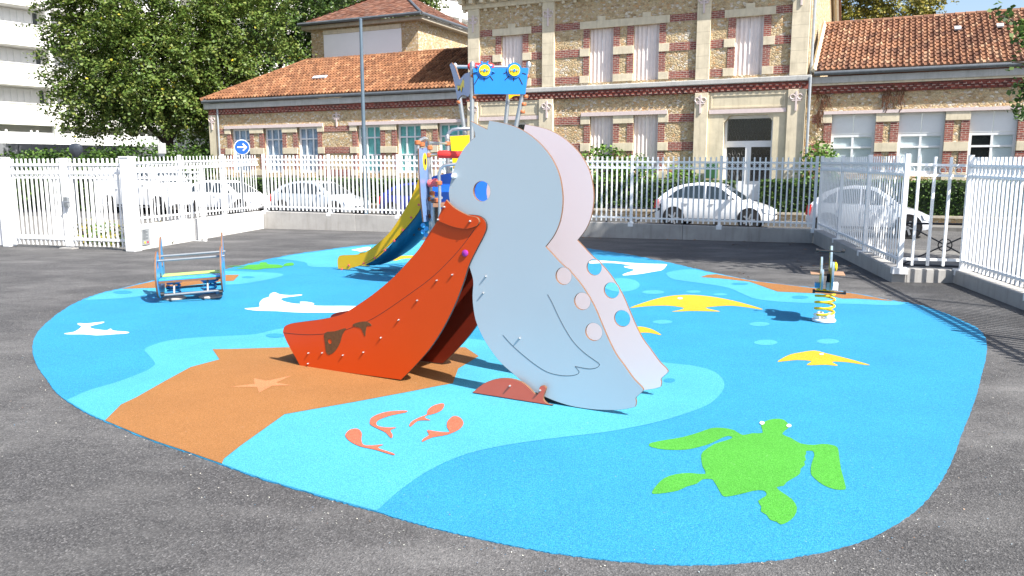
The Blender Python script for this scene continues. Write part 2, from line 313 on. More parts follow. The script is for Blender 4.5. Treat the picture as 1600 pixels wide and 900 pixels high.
def cr(pts, n=4, closed=False):
    """Catmull-Rom through 2D points"""
    P = [Vector((p[0], p[1])) for p in pts]; out = []; L = len(P)
    for i in range(L if closed else L - 1):
        p0 = P[(i - 1) % L] if closed or i > 0 else P[0]; p1 = P[i]; p2 = P[(i + 1) % L]; p3 = P[(i + 2) % L] if closed or i + 2 < L else P[-1]
        for k in range(n):
            t = k / n
            q = 0.5 * ((2 * p1) + (p2 - p0) * t + (2 * p0 - 5 * p1 + 4 * p2 - p3) * t * t + (3 * p1 - p0 - 3 * p2 + p3) * t ** 3)
            out.append((q.x, q.y))
    if not closed: out.append((P[-1].x, P[-1].y))
    return out
def zp(pts, ox, oy, sc): return [(ox + x / sc, oy + y / sc) for x, y in pts]
def panel(name, outline, holes, th, o0, u, w, mats, parent, bev=0.0015):
    """board cut from outline (metres along u and up) with holes; front face on the +w side; mats = front, back, edge"""
    cu = bpy.data.curves.new('c', 'CURVE'); cu.dimensions = '2D'; cu.fill_mode = 'BOTH'; cu.extrude = th / 2 - bev; cu.bevel_depth = bev; cu.bevel_resolution = 0; cu.offset = -bev
    for ring in [outline] + holes:
        sp = cu.splines.new('POLY'); sp.points.add(len(ring) - 1); sp.use_cyclic_u = True
        for i, (a, b) in enumerate(ring): sp.points[i].co = (a, b, 0, 1)
    tmp = bpy.data.objects.new('c', cu); COL.objects.link(tmp)
    dg = bpy.context.evaluated_depsgraph_get(); me = bpy.data.meshes.new_from_object(tmp.evaluated_get(dg)); bpy.data.objects.remove(tmp)
    v = Vector((0, 0, 1)); org = ORG.get(parent.name, Vector((0, 0, 0))) if parent is not None else Vector((0, 0, 0))
    mt = Matrix((u, v, w)).transposed(); me.transform(Matrix.Translation(Vector(o0) - org) @ mt.to_4x4())
    me.materials.clear()
    for m in mats: me.materials.append(m)
    me.update()
    for p in me.polygons:
        d = p.normal.dot(w); p.material_index = 0 if d > 0.9 else (1 if d < -0.9 else 2); p.use_smooth = False
    me.name = name
    return link(name, me, parent)
def circ(cx, cy, r, n=24): return [(cx + r * math.cos(2 * math.pi * i / n), cy + r * math.sin(2 * math.pi * i / n)) for i in range(n)]
def leaves(centers, size, nrm=None, jit=0.9, up=0.3):
    """many leaf-sized folded quads as arrays"""
    n = len(centers); c = np.asarray(centers)
    a = rng.normal(size=(n, 3)); a[:, 2] *= 0.6; a /= np.linalg.norm(a, axis=1)[:, None]
    b = rng.normal(size=(n, 3)); 
    if nrm is not None: b = b * jit + nrm
    b[:, 2] += up
    b -= (b * a).sum(1)[:, None] * a; b /= (np.linalg.norm(b, axis=1)[:, None] + 1e-9)
    s = np.cross(a, b); L = size * rng.uniform(0.7, 1.3, (n, 1)); Wd = L * 0.42
    p0 = c - a * L * 0.5; p2 = c + a * L * 0.5; p1 = c + s * Wd + b * L * 0.08; p3 = c - s * Wd + b * L * 0.08
    v = np.stack([p0, p1, p2, p3], 1).reshape(-1, 3); f = np.arange(4 * n).reshape(-1, 4)
    return v, f
def leaf_object(name, v, f, mat, parent=None):
    o0 = np.array(ORG.get(parent.name, Vector((0, 0, 0)))) if parent is not None else np.zeros(3)
    me = bpy.data.meshes.new(name); me.vertices.add(len(v)); me.vertices.foreach_set('co', (v - o0).astype(np.float32).ravel())
    me.loops.add(f.size); me.loops.foreach_set('vertex_index', f.astype(np.int32).ravel())
    me.polygons.add(len(f)); me.polygons.foreach_set('loop_start', np.arange(0, f.size, 4, dtype=np.int32)); me.polygons.foreach_set('loop_total', np.full(len(f), 4, dtype=np.int32))
    me.update(calc_edges=True); me.materials.append(mat); return link(name, me, parent)
def unit_box(name, mat):
    m = MB(); m.box((-0.5, -0.5, 0), (0.5, 0.5, 1)); me = bpy.data.meshes.new(name); me.from_pydata([tuple(p) for p in m.v], [], m.f); me.materials.append(mat); return me

# ================================================================== GROUND
def sheet(name, pts, z, mat, parent=None, skirt=0.0):
    m = MB(); P = [G(x, y, 0) for x, y in pts]; n = len(P)
    for p in P: p.z = z
    m.add(P, [tuple(range(n))])
    if skirt: m.add([q + Vector((0, 0, dz)) for q in P for dz in (0, -skirt)], [(2 * i, 2 * i + 1, 2 * ((i + 1) % n) + 1, 2 * ((i + 1) % n)) for i in range(n)])
    o = m.build(name, mat, parent)
    for p in o.data.polygons:
        if abs(p.normal.z) > 0.9 and p.normal.z < 0: p.flip()
    return o
m = MB(); m.box((-600, -200, ZST - 1), (600, 900, ZST)); tag(m.build('ground', M_PAVE), 'pale paved ground stretching behind the fence', None, None, 'structure')
m = MB(); m.fbox(-80, 60, ZST - 0.2, ZST + 0.004, 3.6, 10.5); tag(m.build('road', M_ROAD), 'grey asphalt street with parked cars behind the fence', None, None, 'structure')
m = MB(); m.fbox(-80, 60, ZST - 0.2, ZST + 0.12, 2.3, 3.55); tag(m.build('pavement', M_PAVE), 'narrow pavement in front of the hedge', None, None, 'structure')
# playground slab
LC, GP = G(413, 357), G(213, 392); RC, R1, R2 = G(1270, 380), G(1392, 441), G(1489, 442)
R3 = G(1600, 485); rdir = (R3 - R2).normalized(); R4 = R2 + rdir * 9.0
gdir = (G(20, 385) - GP).normalized(); GL = GP + gdir * 3.2
slab = [GP, LC, RC, R1, R2, R4, R4 + Vector((-1, -6, 0)), Vector((-16, -5, 0)), GP + gdir * 9]
m = MB(); m.prism([p + Vector((0, 0, -0.5)) for p in slab], (0, 0, 0.5)); tag(m.build('playground_ground', M_ASPH), 'dark asphalt playground with pale dusty wear round the coloured patch', None, None, 'structure')
# ramp behind the gate
q = Vector((gdir.y, -gdir.x, 0)); q = q if q.y > 0 else -q
m = MB(); a0, a1 = GP + gdir * 0.1, GP + gdir * 8
m.prism([a0 - Vector((0, 0, 0.004)), a1 - Vector((0, 0, 0.004)), a1 + q * 9 + Vector((0, 0, ZST + 0.006)), a0 + q * 6 + Vector((0, 0, ZST + 0.006))], (0, 0, -0.4)); tag(m.build('path', M_PAVE), 'paved path sloping away behind the white gate', None, None, 'structure')

OUT = [(51, 546), (52.4, 533), (60, 518), (74, 504), (96, 486.6), (124, 471), (155, 459), (186, 451.5), (233, 440), (290, 430.5), (347, 421.7), (400, 409.5), (456, 398), (532, 387.5), (589, 381.5), (664, 375), (740, 374), (820, 376.5), (890, 384), (940, 391.7), (991, 399.5), (1050, 411.7), (1103.6, 424), (1180, 439), (1272, 450), (1337, 459), (1399, 470.6), (1425, 474.5), (1464, 485), (1504, 501.6), (1530, 515.6), (1541, 533), (1541, 556), (1534, 586), (1521, 632), (1505, 673), (1490, 713), (1476, 743), (1447, 783), (1420, 806.7), (1373, 835), (1326, 853), (1266, 867), (1200, 877), (1110, 883.5), (1020, 882), (930, 874), (850, 863), (770, 847.5), (700, 831.5), (650, 819), (588, 801), (534, 786), (478, 770), (401, 747), (346, 727), (286, 706), (233, 688), (163, 659), (133, 645), (104, 627), (86.6, 612.6), (74, 595.5), (58.7, 573.7), (52.4, 557)]
OUTS = cr(OUT, 14, True)
jit = [(x + random.uniform(-1.0, 1.0) * (y / 900), y + random.uniform(-.9, .9) * (y / 900)) for x, y in OUTS]
patch = tag(sheet('rubber_surfacing', jit, 0.005, R_BLUE, None, 0.006), 'blue rubber safety surface with sea animal shapes', None, None, 'structure')
def area(name, pts, mat, lvl, smooth=True, closed=True):
    pp = cr(pts, 4, True) if smooth else pts
    return sheet(name, pp, 0.005 + 0.002 * lvl, mat, patch)
edge_cyan = [(588, 801), (534, 786), (478, 770), (401, 747), (346, 727), (286, 706), (233, 688), (163, 659), (133, 645), (104, 627)]
bd = cr([(104, 626.6), (139.5, 611), (186, 597), (226.6, 581.5), (239, 573.7), (242, 568), (233, 556.6), (226, 547), (239, 540), (264, 533), (304, 528.6), (360, 525.5), (400, 523), (443, 514), (520, 512), (640, 520), (740, 531), (860, 545), (1042, 568), (1083, 572.5), (1118, 583), (1132, 603), (1118, 625), (1092, 640), (1030, 660), (950, 676), (860, 687), (780, 699), (720, 714), (670, 737), (630, 764), (605, 785), (588, 801)], 4)
def inset(p): # keep coloured areas just inside the patch edge
    c = (800, 600); return (p[0] + (c[0] - p[0]) * 0.002, p[1] + (c[1] - p[1]) * 0.004)
area('cyan_area', bd[:-1] + [inset(p) for p in cr(edge_cyan, 4)], R_CYAN, 1, False)
area('orange_area', [inset((163, 659)), (189, 634), (214, 622), (257.7, 597), (298, 575), (343, 563), (332, 547), (360, 546.7), (450, 544), (600, 543), (727, 544), (748, 558), (716, 577.5), (707.5, 600.6), (688, 604), (643, 613), (555, 629.5), (445, 649), (375.6, 698.7), (350, 719), inset((346, 727))] + [inset(p) for p in cr([(346, 727), (286, 706), (233, 688), (163, 659)], 4)[1:-1]], R_ORANGE, 2, False)
area('starfish', [(360, 606.7), (398, 601.7), (396.7, 593), (416.7, 597), (455, 589), (431.7, 600), (455, 604), (425, 605), (405, 615.7), (401.7, 607)], R_SALMON, 3, False)
Z = lambda L: zp(L, 350, 600, 3.902)
for k, L in enumerate([
    [(745, 310), (770, 288), (815, 283), (840, 310), (838, 350), (850, 380), (900, 385), (970, 380), (940, 400), (1030, 432), (1030, 443), (920, 410), (830, 390), (770, 360), (742, 330)],
    [(890, 240), (900, 215), (950, 190), (1020, 175), (1110, 172), (1108, 182), (1020, 200), (950, 225), (928, 250), (945, 268), (1000, 275), (1050, 275), (1015, 292), (1028, 320), (1020, 340), (985, 305), (935, 280), (895, 258)],
    [(1235, 195), (1245, 165), (1280, 140), (1330, 127), (1343, 140), (1325, 170), (1280, 190), (1240, 200), (1225, 215), (1258, 230), (1225, 230), (1180, 235), (1140, 268), (1130, 260), (1150, 235), (1195, 212)],
    [(1375, 300), (1360, 270), (1365, 235), (1400, 205), (1440, 215), (1460, 250), (1435, 285), (1380, 312), (1330, 325), (1270, 335), (1210, 362), (1215, 345), (1250, 320), (1240, 292), (1290, 298), (1340, 303)]]):
    area('fish', Z(L), R_CORAL, 3)
tur = zp([(720, 185), (790, 172), (862, 170), (850, 120), (870, 95), (910, 77), (970, 70), (1015, 80), (1048, 115), (1040, 140), (1000, 178), (1060, 205), (1130, 245), (1220, 255), (1280, 248), (1350, 255), (1390, 275), (1400, 330), (1415, 430), (1448, 555), (1430, 572), (1370, 570), (1290, 540), (1225, 490), (1200, 455), (1205, 390), (1225, 330), (1215, 300), (1190, 297), (1168, 300), (1170, 320), (1160, 335), (1168, 360), (1155, 375), (1160, 400), (1130, 425), (1125, 460), (1080, 490), (1030, 520), (1010, 545), (960, 555), (1000, 590), (1070, 640), (1105, 700), (1085, 760), (1040, 800), (990, 818), (960, 798), (915, 785), (890, 750), (850, 725), (852, 690), (830, 650), (885, 615), (885, 590), (860, 577), (800, 580), (700, 605), (600, 622), (570, 600), (545, 555), (520, 515), (500, 497), (440, 500), (400, 530), (330, 550), (270, 578), (180, 595), (90, 602), (90, 575), (125, 530), (170, 490), (250, 462), (350, 453), (460, 460), (440, 410), (430, 350), (440, 305), (520, 250), (600, 225), (650, 205), (625, 193), (580, 205), (500, 245), (420, 270), (320, 290), (180, 290), (80, 272), (62, 255), (80, 240), (180, 220), (300, 200), (420, 165), (500, 137), (580, 135), (660, 150)], 1000, 640, 4.5)
tu = area('turtle', cr(tur, 2, True), R_GREEN, 1, False)
for c in ((858, 104), (1047, 123)):
    x, y = 1000 + c[0] / 4.5, 640 + c[1] / 4.5
    sheet('eye', [(x + 3.8 * math.cos(a * .4), y + 2.6 * math.sin(a * .4)) for a in range(16)], 0.0105, R_WHITE, tu)
Z = lambda L: zp(L, 940, 370, 3.9125)
r1 = area('ray', Z([(175, 437), (250, 408), (350, 378), (440, 362), (540, 358), (640, 365), (740, 380), (850, 405), (970, 440), (975, 448), (900, 436), (800, 425), (720, 427), (640, 435), (660, 445), (725, 460), (640, 458), (540, 457), (430, 461), (480, 450), (500, 437), (420, 425), (330, 425), (250, 430)]), R_YEL, 1)
sheet('eye', Z([(480 + 16 * math.cos(a * .5), 380 + 6 * math.sin(a * .5)) for a in range(12)]), 0.0105, R_WHITE, r1)
area('ray', Z([(60, 600), (140, 570), (220, 553), (280, 560), (330, 580), (365, 605), (300, 592), (240, 590), (140, 600)]), R_YEL, 1)
Z9 = lambda L: zp(L, 900, 380, 2.2857)
r2 = area('ray', Z9([(720, 425), (760, 402), (800, 393), (850, 386), (890, 395), (960, 412), (1045, 436), (1030, 437), (970, 428), (915, 426), (935, 440), (890, 437), (825, 438), (840, 424), (790, 420), (745, 424)]), R_YEL, 1)
sheet('eye', Z9([(877 + 8 * math.cos(a * .5), 400 + 3 * math.sin(a * .5)) for a in range(12)]), 0.0105, R_WHITE, r2)
area('ray', [(598, 405), (620, 401), (645, 400), (680, 401), (700, 405), (660, 404), (630, 405), (618, 408)], R_YEL, 2)
area('dolphin', zp([(195, 264), (245, 255), (280, 230), (262, 218), (268, 212), (310, 213), (390, 205), (385, 212), (325, 228), (340, 240), (390, 247), (412, 247), (428, 240), (445, 250), (515, 256), (510, 263), (440, 268), (360, 273), (290, 268), (215, 268)], 40, 440, 3.2156), R_WHITE, 1)
area('dolphin', [(382, 483), (400, 481.5), (405.7, 479.6), (405.7, 474), (411, 468), (420.8, 464.5), (421.7, 460.7), (429, 457.5), (437.8, 460.7), (453, 462), (470, 461), (470, 462.6), (447, 465.4), (438.7, 468), (445, 472), (458.6, 475), (470, 475.4), (469, 472.4), (481, 472.6), (490.7, 475), (494.5, 478.6), (551, 479), (580, 481), (545, 488), (494.5, 489.4), (456.7, 488.6), (434, 487), (400, 486)], R_WHITE, 1)
area('dolphin', Z([(-70, 150), (0, 148), (60, 152), (200, 163), (280, 167), (390, 170), (395, 180), (370, 205), (320, 215), (230, 230), (135, 238), (140, 228), (200, 205), (145, 190), (140, 182), (180, 178), (100, 165), (20, 162), (-70, 165)]), R_WHITE, 1)
# far band, small islands
far = cr([(430, 404), (475, 410), (485, 417), (530, 418), (600, 413), (690, 408), (780, 404), (850, 402), (890, 392)], 4)
area('cyan_area', [inset(p) for p in [(430, 404), (456, 398.5), (532, 388), (589, 382), (664, 375.5), (740, 374.5), (820, 377), (890, 384.5)]] + far[::-1][:-1], R_CYAN, 1, False)
area('dolphin', zp([(790, 112), (850, 100), (915, 88), (945, 90), (940, 108), (870, 125), (830, 118)], 400, 370, 5.293), R_WHITE, 2)
area('cyan_area', [inset(p) for p in [(130, 469), (155, 459), (186, 452), (233, 440.5), (290, 431), (347, 422.5)]] + cr([(360, 424), (400, 425.5), (435, 427.5), (442, 431), (420, 437), (380, 444), (347, 446), (300, 449), (245, 459), (200, 466), (150, 469)], 4), R_CYAN, 1, False)
area('orange_area', [inset(p) for p in [(188, 451.7), (210, 446), (244, 438.5), (300, 431.5)]] + [(347, 430.5), (374, 430), (365, 439.5), (346, 440.5), (270, 450), (230, 451)], R_ORANGE, 2, False)
Z2 = lambda L: zp(L, 200, 380, 6.154)
t2 = area('turtle', Z2([(940, 225), (1060, 222), (1130, 222), (1160, 212), (1260, 206), (1270, 190), (1330, 188), (1350, 205), (1450, 210), (1490, 222), (1500, 208), (1530, 195), (1585, 192), (1590, 218), (1500, 226), (1480, 240), (1400, 245), (1310, 250), (1240, 262), (1150, 255), (1040, 250), (1100, 240), (1130, 230), (1060, 229)]), R_GREEN, 2)
area('cyan_area', [inset(p) for p in [(1103.6, 424.5), (1180, 439.5), (1272, 450.5), (1337, 459.5), (1399, 471), (1418, 474)]] + cr([(1412, 476), (1394, 478), (1337.5, 476), (1276, 474.5), (1250, 474), (1215, 472), (1180, 467.5), (1158, 458.8), (1136, 450), (1097, 443.5), (1053, 437), (1042, 430), (1044, 426), (1066, 422), (1085, 421.5)], 4), R_CYAN, 1, False)
area('orange_area', [inset(p) for p in [(1105.6, 429.5), (1120, 428.5), (1180, 439.5), (1272, 450.5), (1337.5, 459.3), (1399, 471)]] + [(1337.5, 467.5), (1315.6, 467.5), (1285, 459.8), (1215, 456.6), (1202, 452), (1171, 441), (1127.5, 436), (1094.7, 433.8)], R_ORANGE, 2, False)
def dot(x, y, rx, ry, mat=R_CYAN, lvl=1): sheet('water_spot', [(x + rx * math.cos(a * math.pi / 14), y + ry * math.sin(a * math.pi / 14)) for a in range(28)], 0.005 + 0.002 * lvl, mat, patch)
for (x, y, a, b) in ((315, 341, 68, 12), (562, 338, 45, 8), (725, 355, 42, 7), (372, 524, 60, 12), (965, 537, 62, 13), (1004, 650, 72, 17), (120, 297, 113, 42)): dot(940 + x / 3.9125, 370 + y / 3.9125, a / 3.9125, b / 3.9125)
dot(1293.7, 534.4, 17.5, 4)
for (x, y, a, b) in ((191.7, 457.5, 15, 2.7), (430, 525.6, 15, 3.3), (1156, 444.3, 13, 1.8), (1250, 465.3, 13, 2.6), (1046, 596, 9, 3.3), (388, 434, 10, 1.6)): dot(x, y, a, b, R_BLUE, 2)

# ================================================================== FENCES AND WALLS
PK, RL, PS = unit_box('picket', M_WHITE), unit_box('rail', M_WHITE), unit_box('post', M_WHITE)
def inst(name, me, parent, base, sx, sy, h, rz):
    o = link(name, me, parent); o.location = Vector(base) - ORG[parent.name]; o.scale = (sx, sy, h); o.rotation_euler = (0, 0, rz); return o
def beam(name, parent, a, b, wd, ht, mat=M_WHITE):
    a, b = Vector(a), Vector(b); d = (b - a); hz = Vector((-d.y, d.x, 0)).normalized() * wd / 2; up = Vector((0, 0, ht / 2)); m = MB()
    m.hexa([a - hz - up, b - hz - up, b + hz - up, a + hz - up, a - hz + up, b - hz + up, b + hz + up, a + hz + up]); return m.build(name, mat, parent)
def ringrow(parent, A, B, z0, z1, n, r):
    m = MB(); d = (B - A)
    for i in range(n):
        f = (i + 0.5) / n; c = A + d * f; c.z = z0 + (z1 - z0) * f; u = Vector((d.x, d.y, 0)).normalized()
        m.tube([c + u * r * math.cos(k * math.pi / 4) + Vector((0, 0, r * math.sin(k * math.pi / 4))) for k in range(9)], 0.007, 4, False)
    o = m.build('ring_row', M_WHITE, parent); o['kind'] = 'stuff'; return o
def fence(label, A, B, b0, b1, t0, t1, sp=0.122, pan=2.15, ends=(1, 1), foot=True, pw=0.033, name='fence', group='white picket fences round the playground'):
    A, B = Vector(A), Vector(B); A.z = B.z = 0; d = B - A; L = d.length; u = d / L; rz = math.atan2(d.y, d.x)
    e = empty(name, A + Vector((0, 0, b0)), label, 'fence', group)
    zb = lambda f: b0 + (b1 - b0) * f; zt = lambda f: t0 + (t1 - t0) * f
    npan = max(1, round(L / pan)); pl = L / npan
    for i in range(npan + 1):
        if (i == 0 and not ends[0]) or (i == npan and not ends[1]): continue
        f = i / npan; c = A + d * f; p = inst('post', PS, e, (c.x, c.y, zb(f)), 0.062, 0.062, zt(f) - zb(f) + 0.03, rz)
        if foot:
            m = MB(); cc = c + Vector((0, 0, zb(f) - 0.028)); m.obox(cc, u * 0.06, Vector((-u.y, u.x, 0)) * 0.102, Vector((0, 0, 0.045))); m.build('base_bracket', M_WHITE, e)
    for i in range(npan):
        f0, f1 = i / npan, (i + 1) / npan; a, b = A + d * f0, A + d * f1
        for k, (dz, top) in enumerate(((-0.115, 1), (-0.26, 1), (0.13, 0))):
            z0 = (zt(f0) if top else zb(f0)) + dz; z1 = (zt(f1) if top else zb(f1)) + dz
            beam('rail', e, (a.x, a.y, z0), (b.x, b.y, z1), 0.04, 0.036)
        n = max(2, round(pl / sp)); 
        for j in range(1, n):
            f = f0 + (f1 - f0) * j / n; c = A + d * f; inst('picket', PK, e, (c.x, c.y, zb(f) + 0.04), pw, pw, zt(f) - zb(f) - 0.04, rz)
        ringrow(e, a, b, zt(f0) - 0.187, zt(f1) - 0.187, n, 0.046)
    return e
def lowwall(label, A, B, h0, h1, th, mat, pan=3.0, side=1, group='low concrete walls under the fence'):
    A, B = Vector(A), Vector(B); A.z = B.z = 0; d = B - A; L = d.length; u = d / L; w = Vector((-u.y, u.x, 0)) * th * side
    e = empty('low_wall', A, label, 'wall', group); n = max(1, round(L / pan))
    for i in range(n):
        f0, f1 = (i / n) + (0.002 / L if i else 0), (i + 1) / n - 0.002 / L; a, b = A + d * f0, A + d * f1; m = MB()
        za, zb_ = h0 + (h1 - h0) * f0, h0 + (h1 - h0) * f1; dn = Vector((0, 0, -0.38))
        m.hexa([a + dn, b + dn, b + w + dn, a + w + dn, a + Vector((0, 0, za)), b + Vector((0, 0, zb_)), b + w + Vector((0, 0, zb_)), a + w + Vector((0, 0, za))])
        m.build('concrete_panel', mat, e, bevel=0.012)
    return e
inw = 0.10
def mid(A, B, side, k=0.1):
    u = (Vector(B) - Vector(A)).normalized(); w = Vector((-u.y, u.x, 0)) * k * side; return Vector(A) + w, Vector(B) + w
lowwall('long grey concrete wall under the back fence', LC, RC, 0.475, 0.30, 0.2, M_CONC, 3.1, 1)
a, b = mid(LC, RC, 1); fence('long white picket fence along the back of the playground', a, b, 0.475, 0.30, 1.99, 1.86)
lowwall('sunlit concrete wall behind the blue seesaw', GP, LC, 0.50, 0.475, 0.2, M_CONCLIT, 3.2, 1)
a, b = mid(GP, LC, 1); fence('white picket fence from the gate post to the back corner', a, b, 0.50, 0.475, 1.84, 1.99, sp=0.15, ends=(0, 0), pw=0.017)
lowwall('shaded concrete wall running from back corner to the right step', RC, R1, 0.30, 0.20, 0.2, M_CONC, 3.1, 1)
a, b = mid(RC, R1, 1); fence('receding white picket fence between back corner and right step', a, b, 0.30, 0.20, 1.86, 1.79, sp=0.14, pw=0.019)
lowwall('short sunlit concrete wall crossing the step in the right fence', R1 + (R2 - R1).normalized() * 0.21, R2, 0.20, 0.185, 0.2, M_CONC, 3.1, 1)
a, b = mid(R1 + (R2 - R1).normalized() * 0.1, R2 + (R2 - R1).normalized() * 0.1, 1); fence('short four picket fence across the step on the right', a, b, 0.20, 0.185, 1.79, 1.77, sp=0.2, ends=(0, 0))
lowwall('grey concrete wall at the right edge beside the camera', R2, R4, 0.185, 0.16, 0.2, M_CONC, 3.1, 1)
a, b = mid(R2, R4, 1); fence('white picket fence at the right edge of the picture', a, b, 0.185, 0.16, 1.77, 1.66, sp=0.122, pw=0.03)
# gate
gz = math.atan2(gdir.y, gdir.x)
def gpost(c, w, h, label):
    e = empty('gate_post', Vector(c), label, 'gate post', 'white gate posts'); m = MB(); u = gdir; v = Vector((-u.y, u.x, 0))
    m.obox(Vector(c) + Vector((0, 0, h / 2)), u * w / 2, v * w / 2, Vector((0, 0, h / 2))); m.build('shaft', M_WHITE, e, bevel=0.008)
    m = MB(); m.obox(Vector(c) + Vector((0, 0, h + 0.013)), u * (w / 2 + 0.012), v * (w / 2 + 0.012), Vector((0, 0, 0.012))); m.build('cap', M_WHITE, e)
gpost(GP + gdir * 0.0 + Vector((-0.02, -0.05, 0)), 0.21, 1.83, 'thick white square gate post beside the sunlit wall')
gpost(GL + gdir * 0.05, 0.18, 1.83, 'white square gate post at the left picture edge')
def gate_leaf(A, B, label):
    e = empty('gate', A, label, 'gate', 'white double gate leaves'); d = B - A; n = 12
    for f in (0, 1):
        c = A + d * f; inst('stile', PS, e, (c.x, c.y, 0.05), 0.07, 0.07, 1.78, gz)
    for z in (0.20, 1.53, 1.70): beam('rail', e, A + Vector((0, 0, z)), B + Vector((0, 0, z)), 0.045, 0.05)
    for j in range(1, n): c = A + d * (j / n); inst('picket', PK, e, (c.x, c.y, 0.06), 0.028, 0.028, 1.76, gz)
    ringrow(e, A, B, 1.617, 1.617, n, 0.05); return e
ga = GP + gdir * 0.2; gb = GL - gdir * 0.12; gm = (ga + gb) / 2
g1 = gate_leaf(gm + gdir * -0.05, ga, 'white gate leaf hinged on the thick post near the seesaw')
g2 = gate_leaf(gb, gm + gdir * 0.05, 'white gate leaf at the far left edge'); m = MB(); c = gm + Vector((0.03, -0.06, 0.95)); m.obox(c, gdir * 0.05, Vector((-gdir.y, gdir.x, 0)) * 0.03, Vector((0, 0, 0.10))); m.build('lock_case', M_STEEL, g1)
m = MB(); m.tube([c + Vector((0, -0.03, 0)), c + Vector((0, -0.09, 0)), c + Vector((0.12, -0.10, 0))], 0.012); m.build('handle', M_STEEL, g1)
m = MB(); m.obox(gm + Vector((0, -0.02, 0.012)), gdir * 0.16, Vector((-gdir.y, gdir.x, 0)) * 0.12, Vector((0, 0, 0.012))); tag(m.build('gate_stop', M_CONC), 'small concrete stop plate under the closed gate leaves', 'gate stop')
fence('second white picket fence seen through the gate', GP + q * 2.2 + gdir * 0.1, GP + q * 2.6 + gdir * 6, -0.14, -0.16, 1.66, 1.66, sp=0.16, pw=0.02, foot=False, group='white picket fences round the playground')
fence('white picket fence left of the gate at the picture edge', GL + gdir * 0.25, GL + gdir * 4.2, 0.02, 0.02, 1.82, 1.82, foot=False)
# notice on the sunlit wall
wdir = (LC - GP).normalized(); wn_ = Vector((wdir.y, -wdir.x, 0)); c0 = GP + wdir * 0.34 + wn_ * 0.012
e = empty('notice', c0, 'pale notice plate with yellow and red dots on the sunlit wall', 'sign')
m = MB(); m.obox(c0 + Vector((0, 0, 0.25)), wdir * 0.13, wn_ * 0.006, Vector((0, 0, 0.16))); m.build('plate', plain('notice_plate', (0.26, 0.28, 0.29), 0.5), e)
m = MB()
for k in range(9): m.obox(c0 + wdir * (-0.02 if k % 3 else -0.05) + wn_ * 0.008 + Vector((0, 0, 0.385 - k * 0.022)), wdir * (0.085 if k % 3 else 0.05), wn_ * 0.001, Vector((0, 0, 0.0035)))
m.build('print_lines', plain('notice_print', (0.05, 0.055, 0.065), 0.6), e)
for dx, cm in ((-0.05, M_YEL), (0.05, plain('crimson_dot', (0.6, 0.01, 0.06), 0.4))):
    m = MB(); m.disc(c0 + wdir * dx + wn_ * 0.008 + Vector((0, 0, 0.14)), wn_, 0.024, 0.004); m.build('dot', cm, e)

# ================================================================== PELICAN SLIDE
A0 = G(470, 572); B0 = G(865, 634); du = (B0 - A0).normalized(); dw = Vector((du.y, -du.x, 0)); 
if dw.y > 0: dw = -dw
def dp(x, y, off=0.0):
    w = onplane(x, y, A0 + dw * off, dw); r = w - A0; return (r.dot(du), w.z)
def dpl(L, off=0.0): return [dp(x, y, off) for x, y in L]
duck = empty('pelican_slide', A0 + du * 1.2 - dw * 0.27, 'pale blue pelican shaped toddler slide with a large orange beak', 'slide')
body = [(734, 189), (760, 202)] + cr([(763, 188), (787, 192.5), (809, 200), (830, 213), (849, 231), (862, 249), (872, 271), (877, 295), (878, 319), (874, 345), (865, 367), (851.4, 385.5)], 4) + cr([(851.4, 385.5), (862, 397), (874, 410), (893, 428), (908.5, 447), (921, 467), (930, 484), (940, 508), (949, 529), (961, 553), (974, 571), (989, 592), (1001.5, 605), (1004, 611), (997, 618), (992.5, 623), (993.4, 629), (992, 636)], 4)[1:] + cr([(992, 636), (981, 639), (961, 641.4), (930, 640.7), (899, 636.7), (877, 631), (855, 622.7), (834, 612), (818, 599), (800, 584), (781, 567), (764, 545), (751, 523), (742, 501), (738, 479), (737, 461), (738, 439), (733, 420), (727, 400), (722, 375), (714, 350), (705, 330), (701, 312), (700, 298), (704, 279), (710, 257), (721, 235.6), (733, 221), (741, 214)], 4)[1:] + [(741, 208)]
BODY = dpl(body); HOLES = []
for (x, y, r) in ((751.4, 299, 0.069), (879.5, 431.6, 0.058), (908.8, 471, 0.058), (926.8, 519, 0.060)):
    c = dp(x, y); HOLES.append(circ(c[0], c[1], r))
WID = 0.53; TH_ = 0.019
near = panel('side_panel', BODY, HOLES, TH_, A0 - dw * 0.02, du, dw, [M_DUCK, M_DUCKIN, M_EDGE], duck)
panel('side_panel', BODY, HOLES, TH_, A0 - dw * (0.02 + WID), du, dw, [M_DUCKIN, M_DUCK, M_EDGE], duck)
beak = cr([(443.5, 518), (446, 510), (455, 505.5), (470, 503), (500, 499), (520, 495), (539, 489), (565, 473), (590, 455), (618, 431), (643, 404), (658, 386), (670, 367), (684, 346)], 4) + cr([(700, 335), (725, 335), (747.7, 336.6), (759, 344.5), (761, 357), (755.5, 371), (746.6, 388), (734, 414), (725, 442), (711, 478), (693, 513.5), (672, 545.5), (647, 574), (628, 593)], 4) + cr([(470.5, 572), (465, 561.5), (451, 536.6), (445, 523)], 4)
BEAK = dpl(beak)
nb = panel('beak_panel', BEAK, [], TH_, A0 + dw * 0.002, du, dw, [M_ORNG, M_ORNGSHADE, M_DARKEDGE], duck)
panel('beak_panel', BEAK, [], TH_, A0 - dw * (WID + 0.04), du, dw, [M_ORNGSHADE, M_ORNG, M_DARKEDGE], duck)
yoke = dpl([(698.6, 312)] + cr([(698.6, 312), (706, 320), (714.7, 327), (732, 336), (741, 338), (747.5, 340.5), (750, 347), (746, 353)], 3)[1:] + cr([(746, 353), (736, 356.5), (725, 357.5), (708, 354), (695, 349), (684.4, 344.5)], 3)[1:] + [(690, 330)], 0.02)
